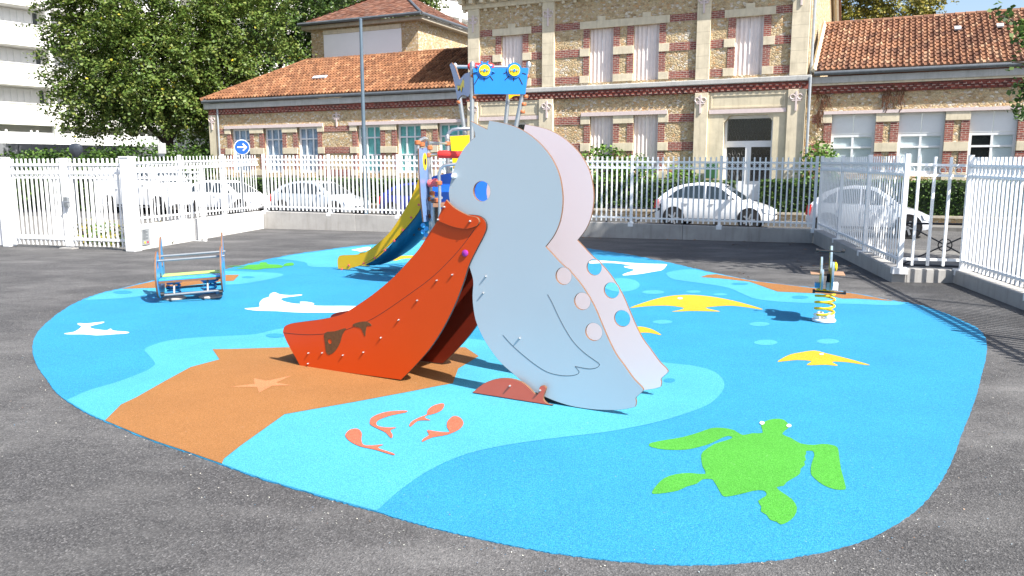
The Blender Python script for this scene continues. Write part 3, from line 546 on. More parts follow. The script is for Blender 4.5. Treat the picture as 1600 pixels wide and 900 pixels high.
panel('cheek_plate', yoke, [], TH_, A0 + dw * 0.0225, du, dw, [M_ORNG, M_ORNG, M_EDGE], duck)
Z3 = lambda L: zp(L, 700, 380, 3.214)
foot = dpl(Z3([(125, 750)]) + cr(Z3([(125, 750), (180, 705), (240, 682), (300, 677), (360, 690), (400, 715), (440, 754), (455, 754), (463, 722), (480, 713), (496, 724), (491, 745), (481, 780), (500, 803), (530, 818)]), 3)[1:], 0.02)
foot = [(a, max(b, 0.014)) for a, b in foot]
for off in (0.021, -(WID + 0.062)): panel('webbed_foot', foot, [], TH_, A0 + dw * off, du, dw, [M_FOOT, M_FOOT, M_EDGE], duck)
def dline(name, L, off, r=0.0016, mat=M_LINE, par=duck):
    m = MB(); m.tube([A0 + du * a + Vector((0, 0, b)) + dw * off for a, b in L], r, 5); return m.build(name, mat, par)
fs = -0.02 + TH_ / 2; fb = 0.002 + TH_ / 2
dline('wing_line', dpl(cr(Z3([(497, 258), (520, 300), (550, 365), (590, 440), (630, 500), (680, 550), (730, 587), (755, 605), (757, 615), (740, 628), (700, 632), (635, 620)]), 4)), fs, par=near)
dline('wing_line', dpl(cr(Z3([(635, 620), (652, 640), (655, 650), (645, 660), (610, 667), (560, 665), (500, 650), (440, 615), (370, 560), (310, 505), (272, 462)]), 4)), fs, par=near)
dline('mouth_line', dpl(cr([(443.5, 519.5), (483, 522.5), (526, 519), (555, 510), (590, 494), (643, 458), (681, 429), (718, 391), (742, 359)], 5)), fb, 0.0018, par=nb)
Zb = lambda L: zp(L, 430, 300, 2.811)
eng = dpl(cr(Zb([(222, 618), (268, 610), (315, 597), (300, 625), (290, 660), (270, 695), (245, 713), (230, 705), (224, 665)]), 3, True)); hc = dp(*Zb([(245, 655)])[0])
panel('fish_cutout', eng, [circ(hc[0], hc[1], 0.02, 14)], 0.003, A0 + dw * (fb + 0.001), du, dw, [M_BROWN] * 3, nb, 0.0003)
panel('fish_tail_cutout', dpl(cr(Zb([(345, 582), (365, 572), (400, 567), (420, 575), (427, 586), (408, 588), (402, 610), (400, 633), (390, 615), (380, 597), (355, 590)]), 3, True)), [], 0.003, A0 + dw * (fb + 0.001), du, dw, [M_BROWN] * 3, nb, 0.0003)
def bolts(L, off, r=0.0062, name='bolt', mat=M_BOLT, h=0.016):
    for x, y in L:
        a, b = dp(x, y); c = A0 + du * a + Vector((0, 0, b)) + dw * off; m = MB(); m.tube([c, c + dw * h * 0.6, c + dw * h], [r, r, r * 0.55], 10); m.build(name, mat, duck, True)
bolts(Zb([(783, 362), (715, 387), (629, 475), (548, 560), (470, 638), (393, 702), (303, 715), (212, 705), (152, 706), (150, 752)]), fb)
bolts(Zb([(839, 268)]), fb, 0.024, 'purple_cap', M_PURP, 0.014); bolts(Zb([(755, 65), (728, 120), (868, 127)]), fb + 0.021, 0.008)
bolts(Z3([(188, 167), (175, 250), (358, 478)]), fs, 0.0068); bolts(Z3([(323, 710), (474, 733)]), 0.031, 0.007)
bolts([(709, 275)], fs, 0.019, 'bolt_glare', M_WHITE, 0.03)  # white knob standing in for the glare on a bolt
# chute between the beak panels, platform, steps and bars that darken the gap below
top = [p for p in BEAK[:54]]; m = MB(); k = 0
cl = dpl(cr([(446, 516), (470, 512), (520, 508), (560, 494), (600, 470), (640, 434), (675, 392), (700, 360), (715, 345), (730, 338), (748, 338)], 4)); w0, w1 = -0.011, -(WID + 0.025)
for (a, b) in cl:
    for off in (w0, w1):
        for dz in (0, -0.02): m.v.append(A0 + du * a + Vector((0, 0, b - 0.05 + dz)) + dw * off)
for i in range(len(cl) - 1):
    r, s_ = 4 * i, 4 * (i + 1)
    for (p_, q_) in ((0, 2), (2, 3), (3, 1), (1, 0)): m.face((r + p_, r + q_, s_ + q_, s_ + p_))
m.build('chute', M_ORNG, duck, True)
pa, pb = dp(745, 345), dp(838, 400); m = MB(); zpl = pa[1] - 0.06
m.hexa([A0 + du * a + dw * o + Vector((0, 0, z)) for z in (zpl - 0.03, zpl) for a, o in ((pa[0] + 0.05, -0.035), (pb[0] - 0.26, -0.035), (pb[0] - 0.26, -WID - 0.005), (pa[0] + 0.05, -WID - 0.005))]); m.build('platform', M_BLACK, duck)
ba, bb = dp(855, 622)[0] - 0.35, dp(985, 640)[0] - 0.30
for off in (-0.06, -WID + 0.02):
    m = MB(); m.hexa([A0 + du * a + dw * (off + o) + Vector((0, 0, z)) for z in (0.014, 0.05) for a, o in ((ba, 0.02), (bb, 0.02), (bb, -0.02), (ba, -0.02))]); m.build('dark_gap_bar', M_BLACK, duck)  # black bars added to darken the shaded gap under the body

# ================================================================== PLAY TOWER WITH YELLOW SLIDE
KT = 0.86                                                       # the tower stands this much nearer than the first guess of its depth
def DT(x, y, Y): return D(x, y, Y * KT)
tb = G(770, 460); tower = empty('play_tower', tb, 'climbing tower with yellow slide and blue eyed crest behind the pelican', 'play tower')
def poly3(name, L, Y, mat, th=0.02, mats=None):
    """board facing the camera side at depth Y (Y may be a pair: left and right depth)"""
    xs = [p[0] for p in L]; x0, x1 = min(xs), max(xs); Y0, Y1 = Y if isinstance(Y, tuple) else (Y, Y)
    a, b = DT(x0, 250, Y0), DT(x1, 250, Y1); u = (b - a); u.z = 0; u.normalize(); w = Vector((u.y, -u.x, 0)); P = []
    for x, y in L:
        p = onplane(x, y, a, w); P.append(((p - a).dot(u), p.z))
    a.z = 0
    return panel(name, P, [], th, a, u, w, mats or [mat, mat, M_EDGE], tower), a, u, w
def t3(name, pts, r, mat, n=8, par=None):
    r = [k * KT for k in r] if isinstance(r, list) else r * KT; m = MB(); m.tube([DT(x, y, Y) for x, y, Y in pts], r, n); return m.build(name, mat, par or tower, True)
ZS = lambda L: zp(L, 500, 200, 3.75)
SP = G(545, 423); su = Vector((0.88, -0.475, 0)).normalized(); sw = Vector((su.y, -su.x, 0))
def slp(L, off=0.0):
    o = []
    for x, y in L:
        p = onplane(x, y, SP + sw * off, sw); o.append(((p - SP).dot(su), max(p.z, 0.02)))
    return o
yel = slp(cr(ZS([(108, 825), (105, 790), (106, 768), (115, 751), (135, 745), (240, 738), (310, 700), (400, 622), (460, 540), (520, 440), (560, 350), (580, 293)]), 3) + cr(ZS([(592, 293), (594, 380), (590, 470), (550, 532), (500, 592), (440, 655), (380, 712), (320, 760), (258, 797), (215, 812), (180, 822), (168, 838)]), 3) + ZS([(130, 835)]))
for off in (0.0, -0.5): panel('slide_side', yel, [], 0.02, SP + sw * off, su, sw, [M_YSL, M_YSL, M_EDGE], tower)
tt = slp(cr(ZS([(262, 800), (325, 768), (400, 698), (460, 632), (520, 560), (575, 480), (590, 440)]), 4)); bt = slp(cr(ZS([(285, 812), (335, 797), (420, 752), (490, 700), (545, 640), (600, 560), (612, 500)]), 4))
m = MB(); nj = 11
for (a, b), (a2, b2) in zip(tt, bt):
    for jj in range(nj):
        ph = math.pi * jj / (nj - 1); k = math.sin(ph) ** 0.8; m.v.append(SP + su * (a + (a2 - a) * k) + Vector((0, 0, b + (b2 - b) * k)) - sw * (0.25 - 0.24 * math.cos(ph)))
for i in range(len(tt) - 1):
    for jj in range(nj - 1): a = i * nj + jj; m.face((a, a + 1, a + 1 + nj, a + nj))
ch = m.build('slide_trough', M_CBLUE, tower, True)
for k, (x, y) in enumerate([(590, 610), (560, 640), (530, 665), (495, 690), (460, 715), (425, 740), (390, 758)]):
    x, y = ZS([(x - 6, y - 18)])[0]; p = onplane(x, y, SP - sw * 0.10, sw); m = MB(); m.obox(p, su * 0.012, sw * 0.03, Vector((0, 0, 0.02))); m.build('rib_slot', M_BLACK, ch)
for x, y in ZS([(580, 450), (535, 525), (487, 597), (436, 661), (381, 716), (322, 762), (257, 793), (170, 805), (128, 828)]):
    p = onplane(x, y, SP + sw * 0.01, sw); m = MB(); m.disc(p + sw * 0.006, sw, 0.018, 0.012, 10); m.build('bolt_cap', M_PURP if False else M_CORALP, tower, True)
# posts
YF, YB = 12.1, 13.1
def post(top, knee, base, Y): 
    a = DT(*top, Y); b = DT(*knee, Y); c = Vector((b.x, b.y, 0.0)); m = MB(); m.tube([a, b, c], 0.03, 10); o = m.build('post', M_STEEL, tower, True)
    m = MB(); m.lathe(a, [(0.036, -0.03), (0.036, 0.015), (0.015, 0.04)], 10); m.build('post_cap', M_STEEL, o, True)
    return a, b
pfl = post((738, 101), (737, 262), None, YF); pfr = post((826, 101), (793, 262), None, YF); pbl = post((711, 103), (734, 262), None, YB); pbr = post((798, 104), (784, 262), None, YB)
post((668, 225), (673, 300), None, 12.6); post((699, 214), (700, 262), None, 13.0)
crest, ca, cu_, cw = poly3('crest_panel', [(739, 106), (826, 106), (821, 147.5), (741.5, 147)], (YF - .05, YF - .05), M_SKYB)
def disc3(name, x, y, rpx, Y, mat, h=0.012, par=None, n=24):
    c = DT(x, y, Y); m = MB(); m.disc(c, (0, 1, 0), rpx * Y * KT / FPX, h, n); return m.build(name, mat, par or tower)
for (ex, ry) in ((757.3, 1), (803.8, 0)):
    disc3('eye_surround', ex, 109.8, 11.3, YF - .075, M_SKYB); ey = disc3('eye', ex, 109.8, 8.4, YF - .092, M_YEL); disc3('pupil', ex, 109.8, 2.2, YF - .10, M_SKYB, 0.02, ey, 12)
    for sx in (-4.6, 4.6): disc3('eye_bolt', ex + sx, 109.8, 1.4, YF - .102, M_BOLT, 0.02, ey, 8)
    if ry:
        for k in range(6):
            an = math.radians(-10 + 40 * k); c0 = DT(ex + 10 * math.cos(an), 109.8 - 10 * math.sin(an), YF - .075); c1 = DT(ex + 15 * math.cos(an), 109.8 - 15 * math.sin(an), YF - .075); m = MB(); m.tube([c0, c1], 0.011, 8); m.build('eyelash_ray', M_SKYB, tower)
for (x0, y0, x1, y1) in ((748, 120, 741.5, 131.5), (756.5, 121, 756.5, 126.5), (765, 118, 770.5, 125.5), (768, 113, 773, 114.5), (743.5, 114, 737.5, 115), (796.5, 118, 789, 125), (803, 120.5, 802.5, 126.5), (811, 121, 816.5, 132), (792, 113, 787, 115), (816, 114, 822, 116)):
    m = MB(); m.tube([DT(x0, y0, YF - .062), DT(x1, y1, YF - .062)], 0.006, 6); m.build('lash', M_LINE, crest)
Z33 = lambda L: zp(L, 700, 0, 4.5)
poly3('fish_tail_panel', Z33([(15, 455), (30, 440), (50, 462), (68, 510), (85, 560), (120, 520), (158, 505), (160, 660), (145, 682), (120, 668), (100, 670), (70, 705), (56, 620), (40, 540)]), (YB - .05, YF + .05), M_PERI)
poly3('fish_fin', Z33([(70, 600), (92, 605), (112, 555), (128, 575), (130, 632), (110, 610), (100, 650), (88, 615), (76, 640)]), (12.62, 12.35), M_YEL, 0.03)
poly3('arch_trim', Z33([(425, 665), (535, 665), (535, 690), (500, 673), (462, 676), (428, 702)]), (YB - .1, YB - .1), M_YSL)
t3('top_bar', [(712, 104, YB), (798, 105, YB)], 0.026, M_STEEL); t3('red_float', [(731, 104, YB), (734, 104, YB), (768, 104.5, YB), (772, 104.5, YB)], [0.035, 0.062, 0.062, 0.035], M_RED, 12)
for (x, y, Y) in ((739, 119, YF), (741, 152, YF), (823, 119, YF), (821, 151, YF), (818, 163, YF), (816, 175, YF), (717, 160, YB)): 
    c = DT(x, y, Y); m = MB(); m.lathe(c, [(0.03, -0.022), (0.037, -0.013), (0.037, 0.013), (0.03, 0.022)], 10); m.build('clamp', M_CONN, tower, True)
# entrance side of the tower, left of the pelican's head
ZE = lambda x, y: (640 + x / 6, 190 + y / 6)
pe, pa_, pu_, pw_ = poly3('eye_panel', [(653.5, 232), (668, 230), (668.5, 262), (671, 300), (673, 345), (661, 347), (657, 310), (654.5, 270)], (12.05, 12.85), M_PERI)
c = DT(660.3, 252.5, 12.42); m = MB(); m.disc(c + pw_ * 0.02, pw_, 0.116, 0.03, 24); ey = m.build('eye', M_YEL, tower); m = MB(); m.disc(c + pw_ * 0.036, pw_, 0.043, 0.01, 16); m.build('pupil', M_LINE, ey)
t3('hoop', [(653, 236, 12.1), (653, 224, 12.1), (657, 218.5, 12.2), (663, 216, 12.35), (668, 218, 12.5), (670, 228, 12.6), (671, 262, 12.6), (672, 305, 12.6), (674, 345, 12.6), (676, 372, 12.6)], 0.026, M_STEEL)
t3('rail_bar', [(669, 223, 12.6), (700, 224.5, 13.0)], 0.022, M_STEEL); t3('rail_bar', [(670, 242.5, 12.6), (686, 241.5, 12.5)], 0.022, M_STEEL); t3('rail_bar', [(671, 311, 12.6), (690, 309, 12.4)], 0.024, M_STEEL)
t3('hoop', [(699, 262, 13.0), (699, 216, 13.0), (701, 208, 13.0), (707, 203, 13.0), (716, 201.5, 13.0), (739, 201, 13.0), (744, 204, 13.0), (745, 262, 13.0)], 0.03, M_STEEL)
poly3('yellow_panel', [(703, 213), (741, 210.5), (741, 262), (708, 264)], (13.0, 13.0), M_YEL)
t3('red_bar', [(684, 241, 12.45), (687, 241, 12.45), (705, 241.5, 12.45), (745, 242, 12.45)], [0.045, 0.062, 0.058, 0.058], M_RED, 14)
t3('red_knob', [(668, 286.5, 12.5), (670, 286.5, 12.5), (675, 286.5, 12.48), (677, 286.5, 12.47), (679, 285.5, 12.46), (684, 285.5, 12.45), (686, 285.5, 12.45)], [0.035, 0.058, 0.058, 0.048, 0.066, 0.066, 0.04], M_CORALP, 14)
t3('hoop', [(687, 372, 12.3), (687, 300, 12.3), (686, 272, 12.3), (688, 264, 12.3), (693, 259, 12.3), (702, 257.5, 12.3), (720, 256, 12.3), (760, 256, 12.3), (764, 262, 12.3), (764, 372, 12.3)], 0.026, M_STEEL)
poly3('blue_panel', [(674, 277), (681, 274), (703, 270.5), (762, 270), (762, 345), (690, 345), (686, 325), (676, 298)], (12.9, 12.9), M_ROYAL)
poly3('brown_panel', [(675, 313), (688, 312), (688, 360), (676, 352)], (12.55, 12.45), M_BROWNP)
for (x, y, Y) in ((652.5, 223, 12.1), (659, 226, 12.25), (671, 231, 12.6), (699, 224.5, 13.0), (670, 242.5, 12.6), (686, 286, 12.3), (673, 311, 12.6), (675, 302, 12.6), (683, 313, 12.45), (674, 338, 12.6)):
    c = DT(x, y, Y); m = MB(); m.lathe(c, [(0.030, -0.03), (0.042, -0.02), (0.042, 0.02), (0.030, 0.03)], 10); m.build('clamp', M_CONN, tower, True)
m = MB()
for k in range(4): m.disc(DT(661 + (k % 2) * 5, 352 + k * 5, 12.5 + 0.03 * k), (0, 1, 0), 0.032, 0.02, 12)
m.build('chain_plate', M_LBLUE, tower)
zd = 1.15; m = MB(); m.hexa([(p.x, p.y, z) for z in (zd - 0.05, zd) for p in (DT(676, 300, 12.3), DT(795, 300, YF), DT(786, 300, YB), DT(700, 300, YB))]); m.build('deck', M_BROWNP, tower)
for x, Y in ((676, 12.45), (700, 12.95)):
    p = DT(x, 300, Y); m = MB(); m.tube([(p.x, p.y, 0), (p.x, p.y, zd)], 0.03, 8); m.build('post', M_STEEL, tower)

# ================================================================== SPRING SEESAW
sc = (G(272, 468) + G(330, 465)) / 2; sx = Vector((0.953, 0.302, 0)); sy = Vector((-0.302, 0.953, 0)); see = empty('spring_seesaw', sc, 'blue two seat spring seesaw with green seat board near the gate', 'seesaw')
def sl(x, y, z): return sc + sx * x + sy * y + Vector((0, 0, z))
TILT = 0.06
prof = cr([(-0.30, 0.05), (-0.40, 0.20), (-0.42, 0.36), (-0.38, 0.50), (-0.32, 0.56), (-0.33, 0.66), (-0.30, 0.74), (-0.24, 0.70), (-0.16, 0.62), (-0.10, 0.50), (0.0, 0.47), (0.08, 0.52), (0.16, 0.60), (0.26, 0.58), (0.36, 0.46), (0.41, 0.30), (0.36, 0.14), (0.26, 0.05), (0.0, 0.02)], 4, True)
for x, z0 in ((-0.36, 0.02), (0.37, 0.06)):
    pn = panel('side_panel', prof, [circ(-0.22, 0.42, 0.055), circ(0.22, 0.44, 0.05), circ(0.0, 0.26, 0.06)], 0.02, sl(x, 0, z0), -sy, sx, [M_LBLUE, M_LBLUE, M_EDGE], see)
def sbeam(name, pts, r, mat, n=8):
    m = MB(); m.tube([sl(*p) for p in pts], r, n); return m.build(name, mat, see, True)
for y, z in ((0.13, 0.53), (-0.13, 0.50)):
    sbeam('hand_bar', [(-0.40, y, z), (0.41, y, z + 0.04)], 0.015, M_DSTEEL)
for y in (0.18, -0.18):
    m = MB(); m.hexa([sl(x, y + j, z) for zz in (0, 1) for x, j, z in ((-0.345, -0.11, 0.27 + 0.02 * zz), (0.355, -0.11, 0.30 + 0.02 * zz), (0.355, 0.11, 0.30 + 0.02 * zz), (-0.345, 0.11, 0.27 + 0.02 * zz))]); st_ = m.build('seat', M_SEAT if y > 0 else M_LBLUE, see, bevel=0.004); m = MB(); m.hexa([sl(x, y + j, z) for zz in (0, 1) for x, j, z in ((-0.345, -0.112, 0.244 + 0.0255 * zz), (0.355, -0.112, 0.274 + 0.0255 * zz), (0.355, 0.112, 0.274 + 0.0255 * zz), (-0.345, 0.112, 0.244 + 0.0255 * zz))]); m.build('wooden_underside', M_EDGE, st_)
    sbeam('foot_bar', [(-0.30, y * 1.6, 0.10), (0.34, y * 1.6, 0.13)], 0.015, M_DSTEEL)
    for x in (-0.31, 0.35): sbeam('end_cap', [(x - 0.02, y * 1.6, 0.115), (x + 0.02, y * 1.6, 0.115)], 0.027, M_BLACK)
    for x in (-0.18, 0.2): sbeam('bracket', [(x, y * 1.6, 0.115), (x, y * 1.2, 0.27)], 0.014, M_DSTEEL)
for x in (-0.21, 0.21):
    sp_ = []
    for k in range(0, 49): an = k / 12 * 2 * math.pi; sp_.append((x + 0.075 * math.cos(an), 0.075 * math.sin(an), 0.05 + 0.17 * k / 48))
    sbeam('spring', sp_, 0.011, M_LBLUE, 6); m = MB(); m.lathe(sl(x, 0, 0.215), [(0.10, 0), (0.11, 0.01), (0.11, 0.045), (0.10, 0.055)], 16); m.build('spring_cup', M_LBLUE, see, True)
    m = MB(); m.lathe(sl(x, 0, 0.012), [(0.14, 0), (0.14, 0.012), (0.10, 0.03), (0.05, 0.045)], 14); m.build('ground_foot', M_CONC, see, True)

# ================================================================== SPRING RIDER
rc = G(1287, 503); rider = empty('spring_rider', rc, 'spring rider on a yellow coil spring near the right fence', 'spring toy'); vd = Vector((rc.x, rc.y, 0)).normalized(); rx = Vector((vd.y, -vd.x, 0))
vd = (vd * math.cos(0.05) - rx * math.sin(0.05)); rx = Vector((vd.y, -vd.x, 0))
def rl(x, y, z): return rc + rx * x + vd * y + Vector((0, 0, z))
def rb(name, a, b, mat, bev=0.0):
    m = MB(); m.hexa([rl(x, y, z) for z in (a[2], b[2]) for x, y in ((a[0], a[1]), (b[0], a[1]), (b[0], b[1]), (a[0], b[1]))]); return m.build(name, mat, rider, bevel=bev)
m = MB(); pts = []
for k in range(0, 97): an = k / 24 * 2 * math.pi + 2.6; pts.append(rl(0.095 * math.cos(an), 0.095 * math.sin(an), 0.07 + 0.27 * k / 96))
m.tube(pts, 0.0125, 7); m.build('spring', M_YEL, rider, True)
m = MB(); m.lathe(rl(0, 0, 0.013), [(0.12, 0), (0.12, 0.018), (0.10, 0.03)], 18); m.build('ground_plate', M_WHITE, rider, True)
for a in range(4):
    m = MB(); m.lathe(rl(0.075 * math.cos(a * 1.57 + .5), 0.075 * math.sin(a * 1.57 + .5), 0.04), [(0.035, 0), (0.04, 0.03), (0.03, 0.055), (0.015, 0.06)], 10); m.build('clamp', M_WHITE, rider, True)
M_RNAVY = plain('rider_navy', (0.012, 0.06, 0.17), 0.4); M_REDGE = plain('rider_edge', (0.22, 0.30, 0.36), 0.5)
rp = cr([(-0.28, 0.33), (-0.34, 0.44), (-0.30, 0.56), (-0.34, 0.66), (-0.30, 0.74), (-0.20, 0.76), (-0.14, 0.68), (-0.10, 0.58), (0.02, 0.55), (0.14, 0.57), (0.24, 0.64), (0.30, 0.60), (0.30, 0.48), (0.24, 0.38), (0.10, 0.33)], 4, True)
panel('body_panel', rp, [circ(-0.22, 0.66, 0.03)], 0.022, rl(0.045, 0, 0.03), -vd, rx, [M_YEL, M_RNAVY, M_REDGE], rider)
rp2 = [(a * 0.8 + 0.05, 0.33 + (b - 0.33) * 0.74) for a, b in rp]
panel('body_panel', rp2, [], 0.02, rl(-0.05, 0, 0.03), -vd, rx, [M_YEL, M_RNAVY, M_REDGE], rider)
rb('seat', (-0.16, -0.04, 0.50), (0.18, 0.24, 0.518), M_WOOD, 0.006)
rb('spring_head', (0.0, -0.08, 0.35), (0.115, 0.08, 0.435), M_WHITE, 0.008); rb('side_block', (-0.11, -0.06, 0.37), (-0.03, 0.06, 0.42), M_LBLUE, 0.006)
for nm, y, z, a in (('handle', 0.16, 0.745, 0.115), ('foot_rest', -0.10, 0.34, 0.135)):
    m = MB(); m.tube([rl(-a + 0.02, y, z), rl(a + 0.04, y, z - 0.01)], 0.011, 8); o = m.build(nm, M_BLACK, rider)
    for q_ in (-a + 0.015, a + 0.045): m = MB(); m.tube([rl(q_ - 0.012, y, z), rl(q_ + 0.012, y, z)], 0.021, 10); m.build('grip_end', M_BLACK, o)
m = MB(); m.tube([rl(0.06 + k * 0.012, -0.06, 0.60) for k in (0, 1, 2, 3)], [0.03, 0.05, 0.05, 0.03], 14); m.build('eye_dome', M_YEL, rider, True)
m = MB(); m.tube([rl(0.03, -0.03, 0.43), rl(0.03, -0.03, 0.52)], 0.03, 10); m.build('seat_stem', M_BLACK, rider)

# ================================================================== SCHOOL BUILDING
school = empty('school_building', FP(-1, ZST, 0), 'old school of rubble stone and red brick with clay tiled roofs', 'building')
def wall_open(name, s0, s1, z0, z1, t0, t1, ops, mat):
    """a wall slab with real openings"""
    xs = sorted({s0, s1, *[o[0] for o in ops], *[o[1] for o in ops]}); zs = sorted({z0, z1, *[o[2] for o in ops], *[o[3] for o in ops]}); m = MB()
    for i in range(len(xs) - 1):
        run = None
        for j in range(len(zs) - 1):
            cx, cz = (xs[i] + xs[i + 1]) / 2, (zs[j] + zs[j + 1]) / 2; solid = not any(o[0] < cx < o[1] and o[2] < cz < o[3] for o in ops)
            if solid: run = (zs[j] if run is None else run[0], zs[j + 1])
            if (not solid or j == len(zs) - 2) and run: m.fbox(xs[i], xs[i + 1], run[0], run[1], t0, t1); run = None
    return m.build(name, mat, school)
def fb_(name, s0, s1, z0, z1, t0, t1, mat, par=None, bev=0.0):
    m = MB(); m.fbox(s0, s1, z0, z1, t0, t1); return m.build(name, mat, par or school, bevel=bev)
stone = lambda s0, s1, z0, z1, t=0.0: fb_('stone_block', s0, s1, z0, z1, t - 0.15, t + 0.05, M_CREAM, None, 0.008)
band = lambda s0, s1, z0, z1, t=0.0: fb_('brick_band', s0, s1, z0, z1, t - 0.1, t + 0.022, M_BRICK)
def window(s0, s1, z0, z1, t, cols, rows, curtain=None, top=None):
    """frame with mullions > panes, curtain; top = height of the transom"""
    fr = MB(); w = 0.10
    fr.fbox(s0, s0 + w, z0, z1, t - 0.06, t); fr.fbox(s1 - w, s1, z0, z1, t - 0.06, t); fr.fbox(s0 + w, s1 - w, z1 - w, z1, t - 0.06, t); fr.fbox(s0 + w, s1 - w, z0, z0 + w, t - 0.06, t)
    for c in range(1, cols): x = s0 + (s1 - s0) * c / cols; fr.fbox(x - 0.04, x + 0.04, z0 + w, z1 - w, t - 0.055, t - 0.004)
    for z in rows: fr.fbox(s0 + w, s1 - w, z - 0.035, z + 0.035, t - 0.05, t + 0.004)
    f = fr.build('window', M_FRAME, school)
    zs = [z0 + w] + sorted(rows) + [z1 - w]
    for c in range(cols):
        for k in range(len(zs) - 1):
            a, b = s0 + (s1 - s0) * c / cols + 0.035, s0 + (s1 - s0) * (c + 1) / cols - 0.035
            fb_('pane', max(a, s0 + w), min(b, s1 - w), zs[k] + 0.02, zs[k + 1] - 0.02, t - 0.036, t - 0.03, M_GLASS, f)
    if curtain is not None:
        m = MB(); n = 14; P = []
        for i in range(n + 1): x = s0 + (s1 - s0) * i / n; P.append((x, t - 0.07 - 0.02 * (i % 2)))
        for i in range(n): m.add([FP(P[i][0], z0, P[i][1]), FP(P[i + 1][0], z0, P[i + 1][1]), FP(P[i + 1][0], z1, P[i + 1][1]), FP(P[i][0], z1, P[i][1])], [(0, 1, 2, 3)])
        m.build('curtain', curtain, f)
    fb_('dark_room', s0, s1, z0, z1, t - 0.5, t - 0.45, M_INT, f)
    return f
def shutter(s0, s1, z0, z1, t):
    mid_ = (s0 + s1) / 2
    for a, b in ((s0, mid_ - 0.006), (mid_ + 0.006, s1)):
        m = MB(); n = 6
        for i in range(n):
            x0, x1 = a + (b - a) * i / n, a + (b - a) * (i + 1) / n; d0, d1 = (0, 0.045) if i % 2 else (0.045, 0)
            m.hexa([FP(x0, z0, t + d0 + .02), FP(x1, z0, t + d1 + .02), FP(x1, z0, t + d1), FP(x0, z0, t + d0), FP(x0, z1, t + d0 + .02), FP(x1, z1, t + d1 + .02), FP(x1, z1, t + d1), FP(x0, z1, t + d0)])
        m.build('shutter', M_SHUT, school)
def anchor(s, z, t):
    m = MB(); m.fbox(s - 0.035, s + 0.035, z - 0.42, z + 0.30, t, t + 0.05)
    for k in (-1, 1):
        c = FP(s + k * 0.13, z + 0.10, t + 0.03); m.tube([c + S * 0.09 * math.cos(a * math.pi / 6) + Vector((0, 0, 0.09 * math.sin(a * math.pi / 6))) for a in range(12)], 0.025, 5, False)
    m.fbox(s - 0.16, s + 0.16, z - 0.06, z - 0.01, t, t + 0.045); m.build('wall_anchor', M_PINK, school)
def dentils(s0, s1, z0, z1, t):
    fb_('brick_band', s0, s1, z0, z1, t - 0.1, t + 0.03, M_BRICKD); m = MB(); n = int((s1 - s0) / 0.24)
    for r in range(2):
        for i in range(n): x = s0 + (i + 0.5 * r) * 0.24 + 0.02; zz = z0 + 0.04 + r * 0.11; m.fbox(x, x + 0.11, zz, zz + 0.075, t + 0.02, t + 0.075)
    o = m.build('dentil_row', M_BRICK, school); o['kind'] = 'stuff'
# --- left wing
LW = [(-22.55, -21.23), (-20.30, -19.04), (-18.07, -16.77), (-14.36, -12.99), (-12.06, -10.69), (-9.78, -8.30)]
WZ0, WZ1 = 1.45, 3.74
wall_open('wall', -23.95, -8.0, ZST - 0.1, 4.55, -0.45, 0.0, [(a, b, WZ0, WZ1) for a, b in LW], M_RUB)
m = MB(); m.fbox(-24.0, -23.6, ZST - 0.1, 4.55, -8, -0.45); m.build('wall', M_RUB, school)
for i, (a, b) in enumerate(LW): window(a, b, WZ0, WZ1, -0.18, 3, [3.15, 2.32], M_CURTB if i < 3 else M_CURT)
TOPB, MIDB, LOWB = (3.48, 3.74), (2.40, 2.72), (1.30, 1.60)
def jambs(wins, s0, s1, levels, t, strips=True, bw=0.42):
    for (z0, z1) in levels:
        edges = []
        for i, (a, b) in enumerate(wins):
            l = wins[i - 1][1] if i and a - wins[i - 1][1] < 1.2 else None
            if l is None: edges.append((a - bw, a))
            else: edges.append((l, a))
            if i == len(wins) - 1 or wins[i + 1][0] - b >= 1.2: edges.append((b, b + bw))
        edges.sort()
        for a, b in edges: stone(a, b, z0, z1, t)
        cur = s0
        for a, b in edges:
            if a - cur > 0.15 and not any(w[0] <= cur + 0.01 and w[1] >= a - 0.01 for w in wins): band(cur, a, z0, z1, t)
            cur = b
        if s1 - cur > 0.15: band(cur, s1, z0, z1, t)
    lv = sorted(levels)
    for k in range(len(lv) - 1):
        for (a, b) in wins: band(a - 0.27, a, lv[k][1], lv[k + 1][0], t); band(b, b + 0.27, lv[k][1], lv[k + 1][0], t)
jambs(LW[:3], -23.45, -15.55, [TOPB, MIDB, LOWB], 0.0); jambs(LW[3:], -15.55, -8.02, [TOPB, MIDB, LOWB], 0.0)
fb_('lintel', -22.95, -16.4, 3.742, 3.90, -0.1, 0.08, M_PINK); fb_('lintel', -14.8, -8.05, 3.742, 3.90, -0.1, 0.08, M_PINK)
fb_('plinth', -23.9, -8.05, ZST - 0.1, 1.20, -0.2, 0.06, M_STONEG)
fb_('pilaster', -24.0, -23.5, ZST - 0.1, 4.50, -0.4, 0.09, M_CREAM); anchor(-23.75, 4.15, 0.09); anchor(-15.55, 4.12, 0.0)
dentils(-24.0, -8.02, 4.50, 4.80, 0.03); fb_('cornice', -24.25, -8.02, 4.803, 5.10, -0.5, 0.17, M_STONEG, None, 0.02)
m = MB(); m.tube([FP(-24.2, 5.19, 0.27), FP(-8.0, 5.19, 0.27)], 0.085, 10); m.build('gutter', M_ZINC, school, True)
m = MB(); m.prism([FP(-24.25, 5.1, 0.3), FP(-23.7, 5.1, 0.3), FP(-23.98, 5.42, 0.3)], -N * 0.5); m.build('corner_stone', M_STONEG, school)
m = MB(); m.tube([FP(-23.3, 5.1, 0.12), FP(-23.3, ZST, 0.12)], 0.05, 8); m.build('downpipe', M_PIPE, school)
